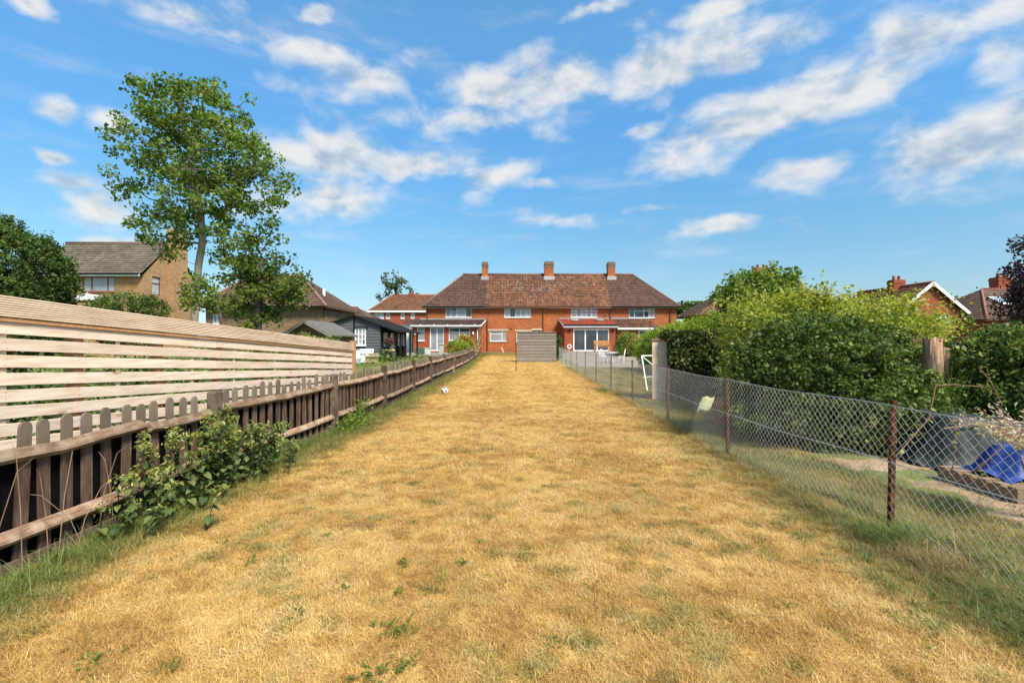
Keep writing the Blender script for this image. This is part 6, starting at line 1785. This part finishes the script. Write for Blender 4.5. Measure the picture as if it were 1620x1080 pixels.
# ================================================================== end of the lawn
pn = thing('wooden_screen', (XX(849, 35), 35, float(hz(1.8, 35))), 'weathered grey board screen standing at the end of the lawn', 'screen')
zb = float(hz(1.8, 35)); x0_, x1_ = XX(818, 35), XX(880, 35)
zt = ZZ(526, 35)
nb = 9
for k in range(nb):
    a = zb + .18 + (zt - zb - .18) * k / nb; c = zb + .18 + (zt - zb - .18) * (k + 1) / nb
    mb = MB(); mb.add([(x0_, 34.962, a - .012), (x1_, 34.962, a - .012), (x1_, 34.985, c), (x0_, 34.985, c), (x0_, 34.99, a - .012), (x1_, 34.99, a - .012), (x1_, 34.995, c), (x0_, 34.995, c)], [(0, 1, 2, 3), (5, 4, 7, 6), (0, 4, 5, 1), (3, 2, 6, 7), (0, 3, 7, 4), (1, 5, 6, 2)])
    mb.build('board', M['screenwood'], pn)
MB().box(x0_ - .02, x1_ + .02, 34.93, 35.03, zt + .003, zt + .05).build('top_rail', M['screenwood'], pn)
MB().box(x0_ + .02, x1_ - .02, 34.96, 35.0, zb - .05, zb + .16).build('gravel_board', M['coping'], pn)
for xx in (x0_ + .05, (x0_ + x1_) / 2, x1_ - .05): MB().box(xx - .04, xx + .04, 35.0, 35.08, zb - .05, zt).build('post', M['fpost'], pn)
po = thing('line_post', (XX(816.5, 26), 26, 0), 'thin dark iron post on the lawn before the board screen', 'post')
MB().tube([(XX(816.5, 26), 26, -.05), (XX(816.5, 26), 26, ZZ(528, 26))], .022, 8).build('pole', M['rust'], po)
MB().lathe([(.05, 0), (.05, .03), (.03, .05)], (XX(816.5, 26), 26, 0), 10).build('collar', M['rust'], po)
# football on the lawn
fb = thing('football', (-2.03, 14.6, 0), 'white and black football lying on the lawn', 'ball')
me_ = bpy.data.meshes.new('ball'); import bmesh
bm = bmesh.new(); bmesh.ops.create_icosphere(bm, subdivisions=3, radius=.105); bm.to_mesh(me_); bm.free(); me_.polygons.foreach_set('use_smooth', [True] * len(me_.polygons)); me_.materials.append(M['white'])
ball = link_mesh('ball', me_, fb, None, (-2.03, 14.6, .11))
phi = (1 + 5 ** .5) / 2
mb = MB()
for p in [(0, s1, s2 * phi) for s1 in (-1, 1) for s2 in (-1, 1)] + [(s1, s2 * phi, 0) for s1 in (-1, 1) for s2 in (-1, 1)] + [(s1 * phi, 0, s2) for s1 in (-1, 1) for s2 in (-1, 1)]:
    nn = Vector(p).normalized(); a_ = nn.orthogonal().normalized(); b2 = nn.cross(a_)
    ring = [(nn + (a_ * math.cos(t) + b2 * math.sin(t)) * .33).normalized() * .1065 for t in np.linspace(0, 2 * math.pi, 6)[:-1]]
    mb.add([nn * .1085] + ring, [(0, 1 + k, 1 + (k + 1) % 5) for k in range(5)])
link_mesh('black_patch', mb.mesh('black_patch', M['black']), ball, None, (-2.03, 14.6, .11))
# stick leaning on the fence, planks by the wall
tag(MB().bar((XX(708, 24) + .35, 24, .01), (XX(708, 24) + .1, 24.3, .55), .05, .03).build('stake', M['twig']), 'pale wooden stake leaning on the picket fence', 'stake')
tag(MB().bar((XX(797, 48.5), 48.5, .42), (XX(793, 48.5), 48.9, 1.0), .08, .04).build('plank', M['cream']), 'short pale plank leaning near the house wall', 'plank')
tag(MB().box(XX(768, 48.6), XX(812, 48.6), 48.7, 49.2, .30, .52).build('step', M['coping']), 'low dark kerb along the foot of the terrace wall', 'kerb')

# ================================================================== left garden things
zl_ = .56
def planter(name, label, x, y, w, h, mat):
    t = thing(name, (x, y, zl_), label, 'planter')
    mb = MB(); mb.prism([(x - w * .42, y - w * .42, zl_), (x + w * .42, y - w * .42, zl_), (x + w * .42, y + w * .42, zl_), (x - w * .42, y + w * .42, zl_)], (0, 0, h - .07)); mb.build('planter_body', mat, t)
    MB().box(x - w / 2, x + w / 2, y - w / 2, y + w / 2, zl_ + h - .07, zl_ + h).build('rim', mat, t)
    return t
wb = thing('white_board', (XX(576, 26.6), 26.6, zl_), 'white board leaning against the grey summerhouse', 'board')
MB().prism([(XX(564, 26.4), 26.45, ZZ(569, 26.5)), (XX(587, 26.4), 26.45, ZZ(570, 26.5)), (XX(588, 26.4), 26.85, ZZ(552, 26.5)), (XX(565, 26.4), 26.85, ZZ(552, 26.5))], (0, .03, 0)).build('sheet', M['white'], wb)
for a in (567, 585): MB().bar((XX(a, 26.4), 26.49, ZZ(569, 26.5)), (XX(a, 26.4), 26.89, ZZ(553, 26.5)), .04, .03).build('batten', M['cream'], wb)
planter('planter', 'square buff planter beside the leaning white board', XX(592, 25.5), 25.5, .55, .42, M['stonepot'])
planter('planter', 'low buff planter in front of the square one by the summerhouse', XX(586, 24.3), 24.3, .75, .35, M['stonepot'])
wp_ = planter('planter', 'white box planter near the end of the slatted fence', XX(572, 24), 24.0, .45, .5, M['white'])
up_ = flower_pot('urn', 'tall buff urn with a bare brown topiary ball before the veranda', 'pot', (XX(617, 26), 26, zl_), .24, .62, M['stonepot'])
q = np.random.default_rng(3).normal(size=(900, 3)); q /= np.linalg.norm(q, axis=1)[:, None]
pts = q * .26 * np.random.default_rng(4).uniform(.6, 1.05, 900)[:, None] + np.array([XX(615, 26), 26, zl_ + 1.0])
link_mesh('topiary', leaf_mesh('topiary', pts, .07, mat_leaf('brown_dry_leaf', [(0.06, .028, .02), (.12, .055, .035), (.18, .09, .06)], .1), np.random.default_rng(5).uniform(0, 1, 900)), up_)
MB().tube([(XX(617, 26), 26, zl_ + .5), (XX(615, 26), 26, zl_ + 1.0)], .02, 6).build('stem', M['bark'], up_)
bg_ = thing('toy_bag', (XX(563, 23), 23, .5), 'pale blue crumpled bag at the end of the slatted fence', 'bag')
mb = MB(); mb.lathe([(.14, 0), (.2, .1), (.23, .3), (.19, .5), (.1, .66), (.13, .74)], (XX(563.5, 23), 23, .5), 12)
mb.v = [(v[0] + .03 * math.sin(v[2] * 17), v[1] + .03 * math.cos(v[2] * 13), v[2]) for v in mb.v]; mb.build('sack', M['bluebag'], bg_)
MB().tube([(XX(563.5, 23) + .02 * k, 23, 1.2 + .05 * k) for k in range(4)], .03, 6).build('neck', M['black'], bg_)
b = [(XX(600, 23), 23, .75, .9, .4, .28), (XX(580, 22), 22, .7, .6, .4, .25), (XX(636, 25), 25, .75, .6, .4, .28), (XX(660, 28), 28, .8, .6, .5, .28)]
shrub('flower_bed', 'straggly low garden plants along the back of the picket fence', 'plants', (XX(605, 23), 23, .45), [(q[0], q[1], q[2] - .22, q[3], q[4], q[5]) for q in b], 1300, .07, M['l_mid'], 95, depth=.35, amp=.2, nst=12, r0=.008)
b = [(XX(628, 27.5), 25.5, .72, .3, .25, .3)]
shrub('pale_plant', 'pale broad-leaved plant below the veranda', 'plant', (XX(628, 25.5), 25.5, .5), b, 140, .2, M['l_euc'], 96, depth=.3)
pw = thing('patio_wall', (XX(672, 38), 38, .5), 'curved sage-green patio wall in front of the french doors', 'wall')
pts = [P(656, 552, 40), P(664, 552, 38.6), P(672, 553, 38), P(681, 554, 38.4)]
mb = MB()
for a, c in zip(pts[:-1], pts[1:]): mb.prism([(a.x, a.y, .3), (c.x, c.y, .3), (c.x, c.y + .2, .3), (a.x, a.y + .2, .3)], (0, 0, .75))
mb.build('rendered_wall', M['sage'], pw)
mb = MB()
for a, c in zip(pts[:-1], pts[1:]): mb.prism([(a.x - .03, a.y - .04, 1.052), (c.x + .03, c.y - .04, 1.052), (c.x + .03, c.y + .24, 1.052), (a.x - .03, a.y + .24, 1.052)], (0, 0, .06))
mb.build('coping', M['sage'], pw)
pr = thing('patio_pier', (XX(698, 38), 38, .5), 'square sage-green pier left of the rounded green shrub', 'pier')
MB().box(XX(695, 38), XX(701, 38), 38, 38.3, .4, 1.35).build('pier', M['sage'], pr)
MB().box(XX(694, 38), XX(702, 38), 37.95, 38.35, 1.352, 1.42).build('capstone', M['cream'], pr)
# parasol behind the slatted fence
pa = thing('garden_canopy', (XX(138, 18), 18, .1), 'pale grey domed canopy showing below the big brown-framed window', 'canopy')
pc = P(138, 464, 18)
mb = MB(); k8 = 8
vs = [(pc.x, pc.y, pc.z)]
for rr_, dz_ in ((.35, -.06), (.75, -.17), (1.05, -.3)):
    for k in range(16):
        a = 2 * math.pi * k / 16; s_ = 1 - (.06 if k % 2 else 0)
        vs.append((pc.x + rr_ * s_ * math.cos(a), pc.y + rr_ * s_ * math.sin(a), pc.z + dz_ - (.03 * rr_ if k % 2 else 0)))
mb.v = vs; mb.f = [(0, 1 + k, 1 + (k + 1) % 16) for k in range(16)]
for j in range(2): mb.f += [(1 + j * 16 + k, 1 + (j + 1) * 16 + k, 1 + (j + 1) * 16 + (k + 1) % 16, 1 + j * 16 + (k + 1) % 16) for k in range(16)]
mb.build('canopy', M['cloth_grey'], pa)
MB().tube([(pc.x, pc.y, 0), (pc.x, pc.y, pc.z + .05)], .025, 8).build('pole', M['lead'], pa)
